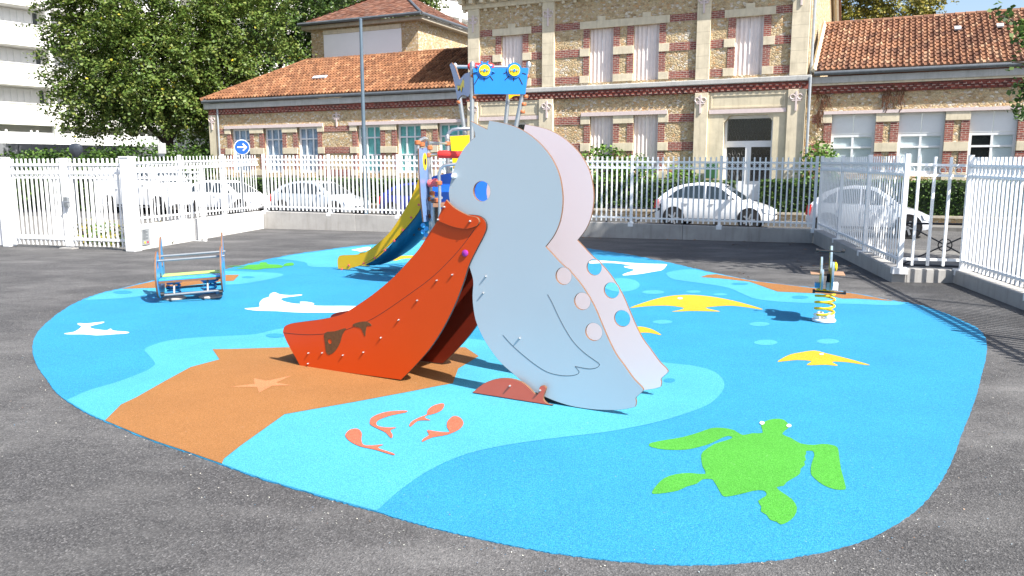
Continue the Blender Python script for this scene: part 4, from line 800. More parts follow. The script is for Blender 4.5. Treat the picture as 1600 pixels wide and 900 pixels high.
# --- tower
TT = 0.14
up = [(-6.41, -5.38), (-2.31, -1.27), (-0.41, 0.65), (3.64, 4.69)]; gr = [(-2.24, -1.22), (-0.34, 0.70)]
pil = [(-8.02, -7.45), (-4.42, -3.86), (2.17, 2.70), (5.71, 6.33)]
wall_open('wall', -8.02, 6.33, 5.10, 9.0, TT - 0.5, TT, [(a, b, 5.22, 7.40) for a, b in up], M_RUB)
wall_open('wall', -3.90, 2.22, ZST - 0.1, 4.65, TT - 0.5, TT - 0.001, [(a, b, 1.5, 3.83) for a, b in gr], M_RUB)
for a, b in up: shutter(a, b, 5.22, 7.40, TT - 0.2)
for a, b in gr: shutter(a, b, 1.5, 3.83, TT - 0.2)
UL = [(7.42, 7.70), (6.30, 6.62), (5.215, 5.51)]
for (wins, s0, s1) in ((up[:1], -7.45, -4.42), (up[1:3], -3.86, 2.17), (up[3:], 2.70, 5.71)):
    jambs(wins, s0, s1, UL[1:], TT); a, b = wins[0][0] - 0.42, wins[-1][1] + 0.42
    fb_('lintel', a, b, 7.402, 7.70, TT - 0.1, TT + 0.06, M_CREAM, None, 0.008)
    band(s0, a, 7.42, 7.70, TT); band(b, s1, 7.42, 7.70, TT)
    for w in wins:
        band(w[0] - 0.27, w[0], 6.62, 7.40, TT); band(w[1], w[1] + 0.27, 6.62, 7.40, TT); c = (w[0] + w[1]) / 2; fb_('keystone', c - 0.17, c + 0.17, 7.70, 7.88, TT - 0.1, TT + 0.055, M_CREAM, None, 0.008)
jambs(gr, -3.86, 2.20, [(3.50, 3.828), (2.37, 2.71), (1.25, 1.55)], TT); fb_('lintel', -2.62, 1.08, 3.832, 3.99, TT - 0.1, TT + 0.09, M_PINK)
fb_('plinth', -3.88, 2.2, ZST - 0.1, 1.22, -0.2, TT + 0.06, M_STONEG)
for a, b in pil:
    fb_('pilaster', a, b, 5.12, 8.62, TT - 0.3, TT + 0.12, M_CREAM, None, 0.01); c = (a + b) / 2; anchor(c, 8.05, TT + 0.12); anchor(c, 4.22, TT + 0.20)
m = MB()
for a, b in pil:
    for k in range(7): m.fbox(a + 0.001, b - 0.001, 5.55 + k * 0.46, 5.562 + k * 0.46, TT + 0.112, TT + 0.121)
m.build('masonry_joint', plain('stone_joint', (0.42, 0.36, 0.26), 0.9), school)
fb_('belt_course', -8.25, 6.52, 4.90, 5.10, -0.3, TT + 0.22, M_STONEG, None, 0.03); dentils(-8.1, 6.42, 4.60, 4.898, TT + 0.10)
# portals
def portal(s0, s1, d0, d1, dark=False):
    wall_open('portal_wall', s0, s1, ZST - 0.1, 4.60, TT - 0.5, TT + 0.10, [(d0, d1, 0.55, 3.70)], M_CREAMP)
    for a, b in ((s0 - 0.02, s0 + 0.50), (s1 - 0.62, s1 + 0.02)): fb_('pilaster', a, b, ZST - 0.1, 4.60, TT, TT + 0.20, M_CREAM, None, 0.01)
    fr = MB(); a, b, z0, z1, t0, t1 = s0 + 0.60, s1 - 0.72, 3.98, 4.50, TT + 0.09, TT + 0.125
    fr.fbox(a, b, z1 - .05, z1, t0, t1); fr.fbox(a, b, z0, z0 + .05, t0, t1); fr.fbox(a, a + .05, z0 + .05, z1 - .05, t0, t1); fr.fbox(b - .05, b, z0 + .05, z1 - .05, t0, t1); fr.build('panel_moulding', M_CREAM, school)
    fb_('portal_lintel', s0 + 0.55, s1 - 0.66, 3.77, 3.93, TT + 0.05, TT + 0.15, M_PINK)
    for k in (0, 1):
        x = d0 if k == 0 else d1; g = 1 if k == 0 else -1; m = MB(); m.prism([FP(x, 3.70, TT + 0.08), FP(x + g * 0.22, 3.70, TT + 0.08), FP(x, 3.42, TT + 0.08)], -N * 0.4); m.build('corner_bracket', M_CREAM, school)
    f = MB(); t = TT - 0.25
    f.fbox(d0, d0 + 0.09, 0.55, 3.70, t - .08, t); f.fbox(d1 - 0.09, d1, 0.55, 3.70, t - .08, t); f.fbox(d0 + .09, d1 - .09, 3.58, 3.70, t - .08, t); f.fbox(d0 + .09, d1 - .09, 2.48, 2.72, t - .08, t)
    c = (d0 + d1) / 2; f.fbox(c - 0.11, c + 0.11, 0.55, 2.48, t - .07, t + .01); f.fbox(d0 + .09, c - .11, 0.55, 1.15, t - .06, t - .01); f.fbox(c + .11, d1 - .09, 0.55, 1.15, t - .06, t - .01)
    dr = f.build('door', M_FRAME, school)
    for (x0, x1, z0, z1) in ((d0 + .09, d1 - .09, 2.72, 3.58), (d0 + .09, c - .11, 1.15, 2.48), (c + .11, d1 - .09, 1.15, 2.48)):
        fb_('pane', x0, x1, z0, z1, t - 0.05, t - 0.044, M_DGLASS, dr); m = MB(); n = max(2, int((x1 - x0) / 0.155))
        for i in range(n):
            for j in range(int((z1 - z0) / 0.28)): x = x0 + (i + 0.5) * (x1 - x0) / n; zz = z0 + 0.14 + j * 0.28 + (0.14 if i % 2 else 0); m.tube([FP(x + 0.06 * math.cos(a * math.pi / 3 + .52), min(zz + 0.12 * math.sin(a * math.pi / 3 + .52), z1), t - 0.035) for a in range(7)], 0.009, 4, False)
        g = m.build('grille', plain('grille_grey', (0.10, 0.10, 0.10), 0.5), dr); g['kind'] = 'stuff'
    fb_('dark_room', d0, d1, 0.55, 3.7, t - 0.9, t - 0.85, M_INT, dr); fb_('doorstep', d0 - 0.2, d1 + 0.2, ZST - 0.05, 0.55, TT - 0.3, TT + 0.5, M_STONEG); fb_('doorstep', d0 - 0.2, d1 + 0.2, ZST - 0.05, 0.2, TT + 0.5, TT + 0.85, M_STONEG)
portal(2.22, 6.33, 3.35, 5.21); portal(-8.02, -3.90, -6.9, -5.04)
# main cornice with modillions, gable roof
fb_('cornice', -8.3, 6.6, 8.62, 8.80, -0.2, TT + 0.16, M_CREAM, None, 0.01); fb_('cornice', -8.55, 6.85, 9.05, 9.30, -0.2, TT + 0.62, M_CREAM, None, 0.02); fb_('frieze', -8.15, 6.45, 8.80, 9.05, -0.2, TT + 0.10, M_CREAM)
for i in range(28):
    x = -8.2 + i * 0.525; fb_('modillion', x - 0.09, x + 0.09, 8.80, 9.05, TT + 0.10, TT + 0.50, M_CREAM, None, 0.012); fb_('pendant', x - 0.07, x + 0.07, 8.50, 8.622, TT, TT + 0.13, M_CREAM, None, 0.03)
TD = 12.2; ZE_, ZR = 9.3, 12.6
for x in (6.33, -8.02): m = MB(); m.add([FP(x, ZST, -0.3), FP(x, ZST, -TD), FP(x, ZE_, -TD), FP(x, ZR, -TD / 2), FP(x, ZE_, -0.3)], [(0, 1, 2, 3, 4)]); m.build('gable_wall', M_RUB, school)
for sgn in (0, 1):
    a, b = (0.65, -TD / 2) if sgn == 0 else (-TD / 2, -TD - 0.6); za, zb2 = (ZE_ - 0.05, ZR + 0.15) if sgn == 0 else (ZR + 0.15, ZE_ - 0.2)
    m = MB(); m.hexa([FP(-8.6, za, a), FP(6.75, za, a), FP(6.75, zb2, b), FP(-8.6, zb2, b), FP(-8.6, za + .12, a), FP(6.75, za + .12, a), FP(6.75, zb2 + .12, b), FP(-8.6, zb2 + .12, b)]); m.build('roof', M_TILE2, school)
    for k, dd in ((0, 0.0), (1, 0.28)): m = MB(); m.tube([FP(6.45 + 0.14 * k, za - 0.12 - dd, a), FP(6.45 + .14 * k, zb2 - 0.12 - dd, b)], 0.09, 4); m.build('rake_trim', M_CREAM, school)
m = MB(); m.tube([FP(6.45, 9.0, -0.15), FP(6.45, 5.1, -0.10), FP(6.48, 5.0, 0.42), FP(6.50, ZST, 0.42)], 0.055, 8); m.build('downpipe', M_PIPE, school)
# --- right wing
RW = [(7.29, 8.79), (9.56, 11.04), (11.81, 13.25), (14.02, 15.5)]
wall_open('wall', 6.36, 18, ZST - 0.1, 4.42, -0.45, 0.0, [(a, b, 1.45, 3.64) for a, b in RW], M_RUB)
for i, (a, b) in enumerate(RW):
    c = (a + b) / 2; t = -0.14; f = window(a, b, 1.45, 2.90, t, 2, [2.42], None)
    for k, (x0, x1) in enumerate(((a + .07, c - .03), (c + .03, b - .07))):
        if not (i == 2 and k == 0): fb_('blind', x0, x1, 1.5, 2.85, t - 0.085, t - 0.065, M_BLIND, f)
    for (x0, x1) in ((a, c - 0.006), (c + 0.006, b)): fb_('infill_panel', x0, x1, 2.905, 3.64, t - 0.05, t + 0.01, M_FRAME, None, 0.006)
jambs(RW, 6.60, 16.5, [(3.33, 3.64), (2.25, 2.58), (1.20, 1.50)], 0.0, bw=0.4); fb_('lintel', 7.0, 17, 3.642, 3.76, -0.1, 0.08, M_PINK)
fb_('plinth', 6.4, 18, ZST - 0.1, 1.15, -0.2, 0.06, M_STONEG); dentils(6.55, 18, 4.40, 4.70, 0.03); fb_('string_course', 6.5, 18, 4.703, 4.77, -0.1, 0.12, M_CREAM); fb_('cornice', 6.5, 18, 4.773, 5.02, -0.5, 0.17, M_STONEG, None, 0.02)
m = MB(); m.tube([FP(6.6, 5.13, 0.27), FP(18, 5.13, 0.27)], 0.085, 10); m.build('gutter', M_ZINC, school, True)
# dry creeper on the right wing
m = MB()
for (s0, z0) in ((6.75, 4.7), (6.9, 4.2), (7.1, 4.6), (6.8, 3.8), (9.0, 4.6), (9.15, 4.5), (9.3, 4.65), (9.6, 4.55)):
    for k in range(7):
        p = [FP(s0, z0, 0.10)]; x, z = s0, z0
        for j in range(6): x += random.uniform(-0.07, 0.08); z -= random.uniform(0.05, 0.2); p.append(FP(x, z, 0.09))
        m.tube(p, 0.011, 4, False)
m.build('dry_creeper', plain('dry_creeper', (0.13, 0.055, 0.028), 0.9, 0.3), school)
# --- clay tile roofs
def tile_geo(w=0.2, h=0.36, th=0.05, wave=0.078):
    """one interlocking tile, x along the eave, y up the slope, z off the roof"""
    v = []; xs = [0, 0.18, 0.42, 0.7, 0.86, 1.0]; zz = [0.0, 0.004, 0.012, wave, wave * 0.9, 0.004]
    for y, lift in ((0.0, th), (h, 0.0)):
        for a, z in zip(xs, zz): v.append((a * w * 1.03, y, z + lift))
    for a, z in zip(xs, zz): v.append((a * w * 1.03, 0.0, -0.01))
    n = len(xs); f = [(i, i + 1, n + i + 1, n + i) for i in range(n - 1)] + [(2 * n + i, 2 * n + i + 1, i + 1, i) for i in range(n - 1)] + [(2 * n, 0, n), (3 * n - 1, 2 * n - 1, n - 1)]
    return v, f
TV, TF = tile_geo()
def roof(name, s0, s1, zE, tE, alpha, length, hipL=0.0, single=0, srange=None, mat=M_TILE):
    ca_, sa_ = math.cos(alpha), math.sin(alpha); upv = -N * ca_ + Vector((0, 0, sa_)); nv = N * sa_ + Vector((0, 0, ca_)); o = FP(s0, zE, tE)
    m = MB(); L = s1 - s0
    m.hexa([o - nv * 0.06, o + S * L - nv * 0.06, o + S * L + upv * length - nv * 0.06, o + S * hipL + upv * length - nv * 0.06, o - nv * 0.01, o + S * L - nv * 0.01, o + S * L + upv * length - nv * 0.01, o + S * hipL + upv * length - nv * 0.01])
    rf = m.build(name, M_UNDER, school)
    rows = int(length / 0.33); cols = int(L / 0.2); cells = []
    for r in range(rows):
        for c in range(cols):
            if c * 0.2 < hipL * (r + 0.6) * 0.33 / length: continue
            cells.append((r, c))
    rot = Matrix((S, upv, nv)).transposed(); tme = bpy.data.meshes.new('roof_tile'); tme.from_pydata(TV, [], TF); tme.materials.append(mat); q4 = rot.to_4x4().to_euler()
    def place(r, c): return o + S * (c * 0.2 + random.uniform(-.006, .006)) + upv * (r * 0.33 + random.uniform(-.008, .008)) + nv * random.uniform(0, 0.007)
    if single:
        vis = sorted((rc_ for rc_ in cells if rc_[1] * 0.2 + s0 < srange), key=lambda k: -k[1] * 0.2 + 0.0 * k[0])[:single]; vs_ = set(vis)
        for r, c in vis:
            t = link('roof_tile', tme, rf); t.location = place(r, c) - ORG[rf.name]; t.rotation_euler = q4
        cells = [c for c in cells if c not in vs_]
    m = MB()
    for r, c in cells:
        p = place(r, c); k = len(m.v); m.v += [p + S * x + upv * y + nv * z for x, y, z in TV]
        for f in TF: m.face([i + k for i in f])
    t = m.build('roof_tiles', mat, rf); t['kind'] = 'stuff'
    for i in range(int((L - hipL) / 0.36) + 1):
        a = o + upv * (length + 0.02) + S * (hipL + i * 0.36) + nv * 0.02; rg = MB(); rg.tube([a, a + S * 0.05, a + S * 0.38], [0.115, 0.10, 0.09], 8); rg.build('ridge_tile', mat, rf, True)
    if hipL:
        a, b = o, o + S * hipL + upv * length; n = int((b - a).length / 0.36); d = (b - a) / n
        for i in range(n): rg = MB(); rg.tube([a + d * i + nv * .03, a + d * (i + 0.15) + nv * .03, a + d * (i + 1.05) + nv * .03], [0.115, 0.10, 0.09], 8); rg.build('hip_tile', mat, rf, True)
    return o, upv, nv, rf
AL = math.radians(30)
def slope_len(x, y, zE, tE):
    nv = N * math.sin(AL) + Vector((0, 0, math.cos(AL))); p = onplane(x, y, FP(0, zE, tE), nv); upv = -N * math.cos(AL) + Vector((0, 0, math.sin(AL))); r = p - FP(0, zE, tE); return r.dot(S), r.dot(upv)
sR, lR = slope_len(1282, 38, 5.20, 0.28); sL, lL = slope_len(480, 95, 5.27, 0.28)
print('ROOF', sR, lR, sL, lL)
oR, uR, nR, rfR = roof('roof', 6.62, 18.2, 5.20, 0.28, AL, round(lR / 0.33) * 0.33, 0, 300, 13.9)
oL, uL, nL, rfL = roof('roof', -24.3, -8.05, 5.27, 0.28, AL, round(lL / 0.33) * 0.33, sL + 24.3, mat=M_TILE3)
for nm, p0_, p1_, rf in ((oR, (1492, 49), (1500, 49), rfR), (oR, (1558, 45), (1566, 45), rfR), (oL, (494, 126), (508, 122), rfL)):
    c = (onplane(*p0_, nm, (nR)) + onplane(*p1_, nm, nR)) / 2; k = 0.42 if rf is rfL else 0.11; m = MB(); m.obox(c + nR * 0.13, S * k, uR * 0.13, nR * 0.03); m.build('glass_tile', M_HEAD, rf)
m = MB(); m.add([FP(-24.3, 5.27, 0.28), FP(-24.3, 5.27, -10), FP(sL, 5.27 + lL * math.sin(AL), 0.28 - lL * math.cos(AL))], [(0, 1, 2)]); m.build('roof', M_TILE2, school)
for nm, o_, l_, s0_, s1_ in (('roof', oR, lR, 0, 11.5), ('roof', oL, lL, sL + 24.3, 16.2)):
    m = MB(); b0_ = o_ + S * s0_ + (uR * l_); b1_ = o_ + S * s1_ + uR * l_; dn = -N * 5 + Vector((0, 0, -2.9)); m.add([b0_ - nR * .03, b1_ - nR * .03, b1_ + dn, b0_ + dn], [(0, 1, 2, 3)]); m.build(nm, M_TILE2, school)
m = MB(); rk = oR + S * -0.05; m.tube([rk + nR * 0.05, rk + uR * lR + nR * 0.05], 0.09, 4); m.build('flashing', M_CREAM, school)

# ================================================================== REAR BLOCK WITH HIP ROOF
KB = -9.0
def RB(x, y): s, z = FS(x, y, KB); return s, z
s0, zE1 = RB(486, 47); s1, zE2 = RB(653, 33); zEv = (zE1 + zE2) / 2
rear = empty('outbuilding', FP((s0 + s1) / 2, ZST, KB), 'taller stone block with white panel and brown hip roof behind the left wing', 'building')
def rbx(name, a, b, z0, z1, t0, t1, mat, bev=0.0): m = MB(); m.fbox(a, b, z0, z1, t0, t1); return m.build(name, mat, rear, bevel=bev)
rbx('wall', s0, s1, ZST, zEv, KB - 7, KB, M_RUB); rbx('white_panel', s0 + 1.0, s1 - 1.15, zEv - 3.4, zEv - 0.35, KB, KB + 0.06, M_PANEL, 0.01); rbx('panel_rail', s0 + 1.0, s1 - 1.15, zEv - 0.345, zEv - 0.1, KB, KB + 0.09, M_CREAM)
rbx('eaves', s0 - 0.5, s1 + 0.5, zEv, zEv + 0.22, KB - 7.7, KB + 0.36, M_COPE, 0.02)
for (a, b) in (((s0 - .55, KB + .58), (s1 + .55, KB + .58)), ((s1 + .58, KB + .55), (s1 + .58, KB - 7.7))): m = MB(); m.tube([FP(a[0], zEv + .30, a[1]), FP(b[0], zEv + .30, b[1])], 0.10, 8); m.build('gutter', M_ZINC, rear, True)
ap0, ap1 = FP(s0 + 3.4, zEv + 2.6, KB - 3.5), FP(s1 - 3.4, zEv + 2.6, KB - 3.5); c4 = [FP(s0 - .55, zEv + .3, KB + .55), FP(s1 + .55, zEv + .3, KB + .55), FP(s1 + .55, zEv + .3, KB - 7.7), FP(s0 - .55, zEv + .3, KB - 7.7)]
def roof_face(pl):
    m = MB(); m.add(pl, [tuple(range(len(pl)))]); r = m.build('roof', M_UNDER, rear)
    # rows of flat tiles
    a, b = pl[0], pl[1]; e = (b - a); L = e.length; e = e / L; tops = pl[2:]; nv = (b - a).cross(pl[2] - a).normalized(); nv = nv if nv.z > 0 else -nv; upv = nv.cross(e).normalized(); upv = upv if upv.z > 0 else -upv
    hgt = (tops[0] - a).dot(upv); xr = (tops[0] - a).dot(e); xl = (tops[-1] - a).dot(e); mm = MB(); R_ = int(hgt / 0.28)
    for r_ in range(R_):
        f = (r_ + 0.5) / R_; x = xl * f; xe = L + (xr - L) * f; 
        while x < xe:
            p = a + e * x + upv * r_ * 0.28 + nv * random.uniform(0.02, 0.045); w = 0.24; mm.add([p, p + e * w, p + e * w + upv * 0.3 - nv * 0.015, p + upv * 0.3 - nv * 0.015, p - nv * 0.03, p + e * w - nv * 0.03], [(0, 1, 2, 3), (4, 5, 1, 0)]); x += 0.25
    t = mm.build('roof_tiles', M_TILE2, r); t['kind'] = 'stuff'
roof_face([c4[0], c4[1], ap1, ap0]); roof_face([c4[1], c4[2], ap1]); roof_face([c4[3], c4[0], ap0])
m = MB(); m.tube([c4[1] + Vector((0, 0, .05)), ap1 + Vector((0, 0, .05))], 0.09, 6); m.build('hip_ridge', M_ZINC, rear)
m = MB(); m.tube([ap0, ap1], 0.1, 6); m.build('ridge', M_TILE2, rear)

# ================================================================== APARTMENT BLOCKS
aA = Vector((0.61, 0.79, 0)).normalized(); aN = Vector((aA.y, -aA.x, 0))
def apartment(org, z0, L, floors, pitch, label, bay=5.0, zslab=0, shift=0.0):
    e = empty('apartment_block', Vector((org.x, org.y, z0)), label, 'building', 'white apartment blocks')
    def ab(name, a0, a1, zz0, zz1, n0, n1, mat, par=None):
        m = MB(); m.hexa([org + aA * a + aN * n + Vector((0, 0, z)) for z in (zz0, zz1) for a, n in ((a0, n1), (a1, n1), (a1, n0), (a0, n0))]); return m.build(name, mat, par or e)
    ztop = zslab + floors * pitch
    ab('wall', 0, L, z0, ztop, -9, -1.2, M_APT); nb_ = int(L / bay)
    for f in range(floors):
        zf = zslab + f * pitch; ab('balcony_parapet', 0, L, zf, zf + 1.45, -0.12, 0.0, M_APT); ab('floor_slab', 0, L, zf - 0.02, zf + 0.16, -1.2, -0.12, M_APT); ab('coping', 0, L, zf + 1.45, zf + 1.52, -0.16, 0.05, M_APT)
        for k in range(nb_ + 1):
            a = k * bay + shift; ab('pier', a - 0.16, a + 0.16, zf + 1.52, zf + pitch - 0.02, -0.9, -0.02, M_APT)
            if k < nb_:
                sh = ab('roller_shutter', a + 0.3, a + bay - 0.7, zf + 1.3, zf + pitch - 0.15, -1.2, -1.14, M_APTD)
                for j in range(9): x = a + 0.35 + j * (bay - 1.1) / 9; ab('slat', x, x + 0.3, zf + 1.3, zf + pitch - 0.15, -1.14, -1.10, M_APTD, sh)
                wd_ = ab('window', a + bay - 0.65, a + bay - 0.25, zf + 0.5, zf + pitch - 0.15, -1.2, -1.16, M_FRAME); ab('pane', a + bay - 0.60, a + bay - 0.30, zf + 0.6, zf + pitch - 0.2, -1.16, -1.15, M_CARGL, wd_)
    ab('roof', -0.3, L + 0.3, ztop, ztop + 0.35, -9.3, 0.3, M_APT)
    if z0 < zslab - 0.5:
        for k in range(nb_ + 1):
            a = k * bay + shift; ab('ground_pier', a - 0.2, a + 0.2, z0, zslab - 0.03, -0.5, 0.0, M_APT)
            for j in (0.22, 0.34, 0.66, 0.74): ab('mullion', a + bay * j - 0.06, a + bay * j + 0.06, z0, zslab - 0.35, -0.34, -0.2, M_APT)
        ab('garage_door_row', 0, L, z0, zslab - 0.5, -0.42, -0.34, M_APTD)
    return e
o1 = D(90, 197, 58); o1.z = 0; base1 = o1 - aA * 20 * 1.0; zt1 = D(90, 197, 58).z
apartment(base1, zt1 - 1.65, 34, 5, 2.72, 'white apartment block with long balconies at the left edge', 5.0, zt1, 0.0)
far_o = D(690, 20, 85); far_o.z = 0; apartment(far_o - aA * 22, 6, 40, 5, 2.9, 'white apartment block peeping over the hip roof', 5.0, 6.1, 0.0)
# terrace bank below the block with an old grey wall
tz = zt1 - 1.65; m = MB(); bb0 = base1 + aN * 6.0 - aA * 15; bb1 = base1 + aN * 6.0 + aA * 60
m.prism([Vector((p.x, p.y, ZST - 0.5)) for p in (bb0, bb1, bb1 - aN * 60, bb0 - aN * 60)], (0, 0, tz - ZST + 0.5)); tag(m.build('terrace', M_LAWN), 'raised terrace the white apartments stand on', None, None, 'structure')
ow = empty('retaining_wall', Vector((bb0.x, bb0.y, ZST)), 'old dark grey concrete wall below the white apartments', 'wall')
for k in range(16):
    a = bb0 + aA * (k * 3.0) + aN * 0.02; b = bb0 + aA * (k * 3.0 + 2.96) + aN * 0.02; m = MB(); m.hexa([Vector((p.x, p.y, z)) for z in (ZST, tz + 0.15) for p in (a + aN * .2, b + aN * .2, b, a)]); m.build('wall_panel', M_WALLG, ow)

# ================================================================== TREES, HEDGES, SHRUBS
def ell(c, r, n, shell=0.55):
    d = rng.normal(size=(n, 3)); d /= np.linalg.norm(d, axis=1)[:, None]; k = rng.uniform(shell ** 3, 1.0, (n, 1)) ** (1 / 3)
    return np.array(c) + d * k * np.array(r), d
def tree(name, label, base, lobes, nclump, per, csize, lsize, mat, trunk_r, trunk_h, group=None, extra=None):
    """crown = sprays of small leaves; each spray hangs outward and its leaves share a direction"""
    base = Vector(base); e = empty(name, base, label, 'tree', group); pts, nr = [], []
    tot = sum(l[1][0] * l[1][1] for l in lobes)
    for (c, r) in lobes:
        n = int(nclump * r[0] * r[1] / tot); cc, dd = ell(c, r, n, 0.42)
        ax = dd + rng.normal(size=dd.shape) * 0.35; ax[:, 2] -= 0.25; ax /= np.linalg.norm(ax, axis=1)[:, None]
        sd_ = np.cross(ax, np.array([0.0, 0.0, 1.0])); sd_ /= np.linalg.norm(sd_, axis=1)[:, None] + 1e-6; upn = np.cross(sd_, ax)
        ln = rng.uniform(0.6, 1.5, (n, 1, 1)) * csize; t = rng.uniform(-1, 1, (n, per, 1)); wv = rng.normal(size=(n, per, 1)) * 0.42 * (1.1 - 0.6 * np.abs(t)); hv = rng.normal(size=(n, per, 1)) * 0.16
        off = (ax[:, None, :] * t * 1.25 + sd_[:, None, :] * wv + upn[:, None, :] * hv) * ln; off[:, :, 2] -= (t[:, :, 0] ** 2) * 0.22 * csize
        pts.append((cc[:, None, :] + off).reshape(-1, 3)); nr.append(np.repeat(upn * np.sign(upn[:, 2:3] + 1e-6) + dd * 0.35, per, 0))
    P = np.concatenate(pts); Nn = np.concatenate(nr); v, f = leaves(P, lsize, Nn, 0.45, 0.1); leaf_object('crown', v, f, mat, e)
    m = MB(); top_ = base + Vector((0, 0, trunk_h)); m.tube([base, base + Vector((0.05, 0, trunk_h * 0.4)), top_ + Vector((0.1, 0, 0)), top_ + Vector((0, 0.2, trunk_h * 0.7))], [trunk_r * 1.25, trunk_r, trunk_r * 0.8, trunk_r * 0.35], 10)
    m.build('trunk', M_BARK, e, True)
    for (c, r) in lobes:
        c = Vector(c); m = MB(); st = top_ - Vector((0, 0, trunk_h * random.uniform(0.0, 0.3))); md = st.lerp(c, 0.5) + Vector((random.uniform(-.4, .4), random.uniform(-.4, .4), 0.3)); m.tube([st, md, c], [trunk_r * 0.45, trunk_r * 0.3, trunk_r * 0.08], 7); m.build('limb', M_BARK, e, True)
    return e
def at(x, y, Y): return tuple(D(x, y, Y))
Y1 = 47.0
tree('lime_tree', 'big green lime tree standing in front of the white apartments', (D(262, 240, Y1).x, Y1, ZST), [(at(150, 70, Y1), (3.0, 3.0, 4.2)), (at(150, 150, Y1 - 1), (2.6, 2.6, 2.2)), (at(235, 95, Y1 - 2.5), (3.6, 3.0, 3.6)), (at(235, 165, Y1 - 2), (2.3, 2.2, 1.6)), (at(310, 60, Y1), (3.6, 3.0, 4.5)), (at(330, 130, Y1 + 1), (2.6, 2.6, 2.2)), (at(240, 0, Y1), (4.5, 3.6, 4.0)), (at(130, 5, Y1), (2.4, 2.6, 3.2)), (at(390, 50, Y1 + 2), (3.2, 2.6, 3.4)), (at(290, 175, Y1 + 1), (1.6, 1.6, 1.2))], 1900, 56, 0.60, 0.165, M_LEAF, 0.33, 4.6)
Y2 = 60.0
tree('lime_tree', 'dense dark green tree behind the roof of the left wing', (D(430, 240, Y2).x, Y2, ZST), [(at(400, 60, Y2), (4.0, 3.0, 5.0)), (at(465, 70, Y2), (3.6, 3.0, 5.0)), (at(520, 20, Y2), (4.4, 3.4, 4.6)), (at(440, -5, Y2), (5, 4, 4.5)), (at(360, 120, Y2), (4, 3, 5)), (at(335, 200, Y2), (3, 3, 3))], 950, 40, 0.75, 0.22, M_LEAFD, 0.4, 5.0)
Y3 = 72.0
tree('lime_tree', 'pale green tree top showing above the hip roof', (D(590, 240, Y3).x, Y3, ZST), [(at(590, 5, Y3), (4.0, 3.0, 4.2)), (at(540, -10, Y3), (4.0, 3.0, 5.2)), (at(640, -12, Y3), (3.2, 3.0, 2.2))], 460, 40, 0.8, 0.24, M_LEAF, 0.4, 8.0)
Y4 = 62.0
tree('plane_tree', 'yellowing tree behind the ridge of the right wing', (D(1375, 240, Y4).x, Y4, ZST), [(at(1340, 5, Y4), (3.0, 3.0, 3.4)), (at(1400, 0, Y4), (3.2, 3.0, 3.2)), (at(1445, 12, Y4), (1.5, 2.0, 1.5)), (at(1310, 15, Y4), (2, 2, 2.2))], 520, 36, 0.6, 0.2, M_LEAFY, 0.35, 8.0)
# tree outside the right fence, one bough hanging into the picture
tc = Vector((11.4, 11.0, ZST)); nt_ = tree('maple_tree', 'leafy tree outside the right fence with a bough hanging into view', tc, [((10.4, 10.9, 7.4), (2.9, 2.6, 2.2)), ((8.6, 11.2, 7.6), (2.1, 1.9, 1.4)), ((9.4, 13.0, 7.8), (2.4, 1.8, 1.6)), ((12.4, 12.2, 7.0), (2.6, 2.4, 2.0)), ((7.9, 12.6, 7.3), (1.7, 1.6, 1.0)), ((7.0, 11.6, 7.2), (1.3, 1.2, 0.8))], 1900, 26, 0.5, 0.14, M_LEAFD, 0.2, 3.6)
pb_ = []
for (x, y, n) in ((1562, 18, 8), (1580, 24, 14), (1592, 36, 24), (1598, 50, 24), (1588, 60, 6), (1600, 95, 10), (1590, 105, 4), (1600, 125, 22), (1590, 138, 10), (1597, 150, 20), (1585, 163, 7), (1593, 170, 16), (1600, 182, 20), (1604, 60, 30), (1606, 140, 30), (1550, 17, 3), (1572, 96, 2)):
    c = D(x, y, 10.6); pb_ += [tuple(c + Vector((random.gauss(0, .055), random.gauss(0, .09), random.gauss(0, .055)))) for _ in range(n)]
v, f = leaves(np.array(pb_), 0.085, np.tile(np.array([[0.2, -0.6, 0.8]]), (len(pb_), 1)), 0.7); leaf_object('bough_leaves', v, f, M_LEAFD, nt_)
m = MB(); tp = tc + Vector((0, 0, 4.2))
for L in ([(1620, 30, 10.6), (1590, 36, 10.6), (1552, 17, 10.6)], [(1625, 140, 10.6), (1600, 130, 10.6), (1588, 165, 10.6)], [(1620, 100, 10.6), (1596, 98, 10.6), (1572, 96, 10.6)]): m.tube([tp, tp.lerp(D(*L[0]), 0.7) + Vector((0, 0, .3))] + [D(*k) for k in L], [0.07, 0.04, 0.02, 0.012, 0.004], 6)
m.build('bough', M_BARK, nt_, True)
def hedge(label, s0, s1, z0, z1, t0, t1, dens=260):
    e = empty('hedge', FP((s0 + s1) / 2, z0, (t0 + t1) / 2), label, 'hedge', 'clipped hedges along the street'); m = MB(); m.fbox(s0, s1, z0, z1 - 0.04, t0 + 0.05, t1 - 0.05); m.build('core', M_HCORE, e)
    L = s1 - s0; n1 = int(L * (z1 - z0) * dens); n2 = int(L * (t1 - t0) * dens); P = []
    for _ in range(n1): P.append(FP(random.uniform(s0, s1), random.uniform(z0, z1), t1 + random.gauss(0, .035)))
    for _ in range(n2): P.append(FP(random.uniform(s0, s1), z1 + random.gauss(0, .03), random.uniform(t0, t1)))
    for k in (s0, s1):
        for _ in range(int((z1 - z0) * (t1 - t0) * dens)): P.append(FP(k + random.gauss(0, .03), random.uniform(z0, z1), random.uniform(t0, t1)))
    v, f = leaves(np.array([tuple(p) for p in P]), 0.085, np.tile(np.array([list(N + Vector((0, 0, .6)))]), (len(P), 1)), 0.9); leaf_object('foliage', v, f, M_LEAFH, e)
hg = FS(1140, 300, 3)[0]; hg2 = FS(1182, 300, 3)[0]; hend = FS(330, 280, 3)[0]
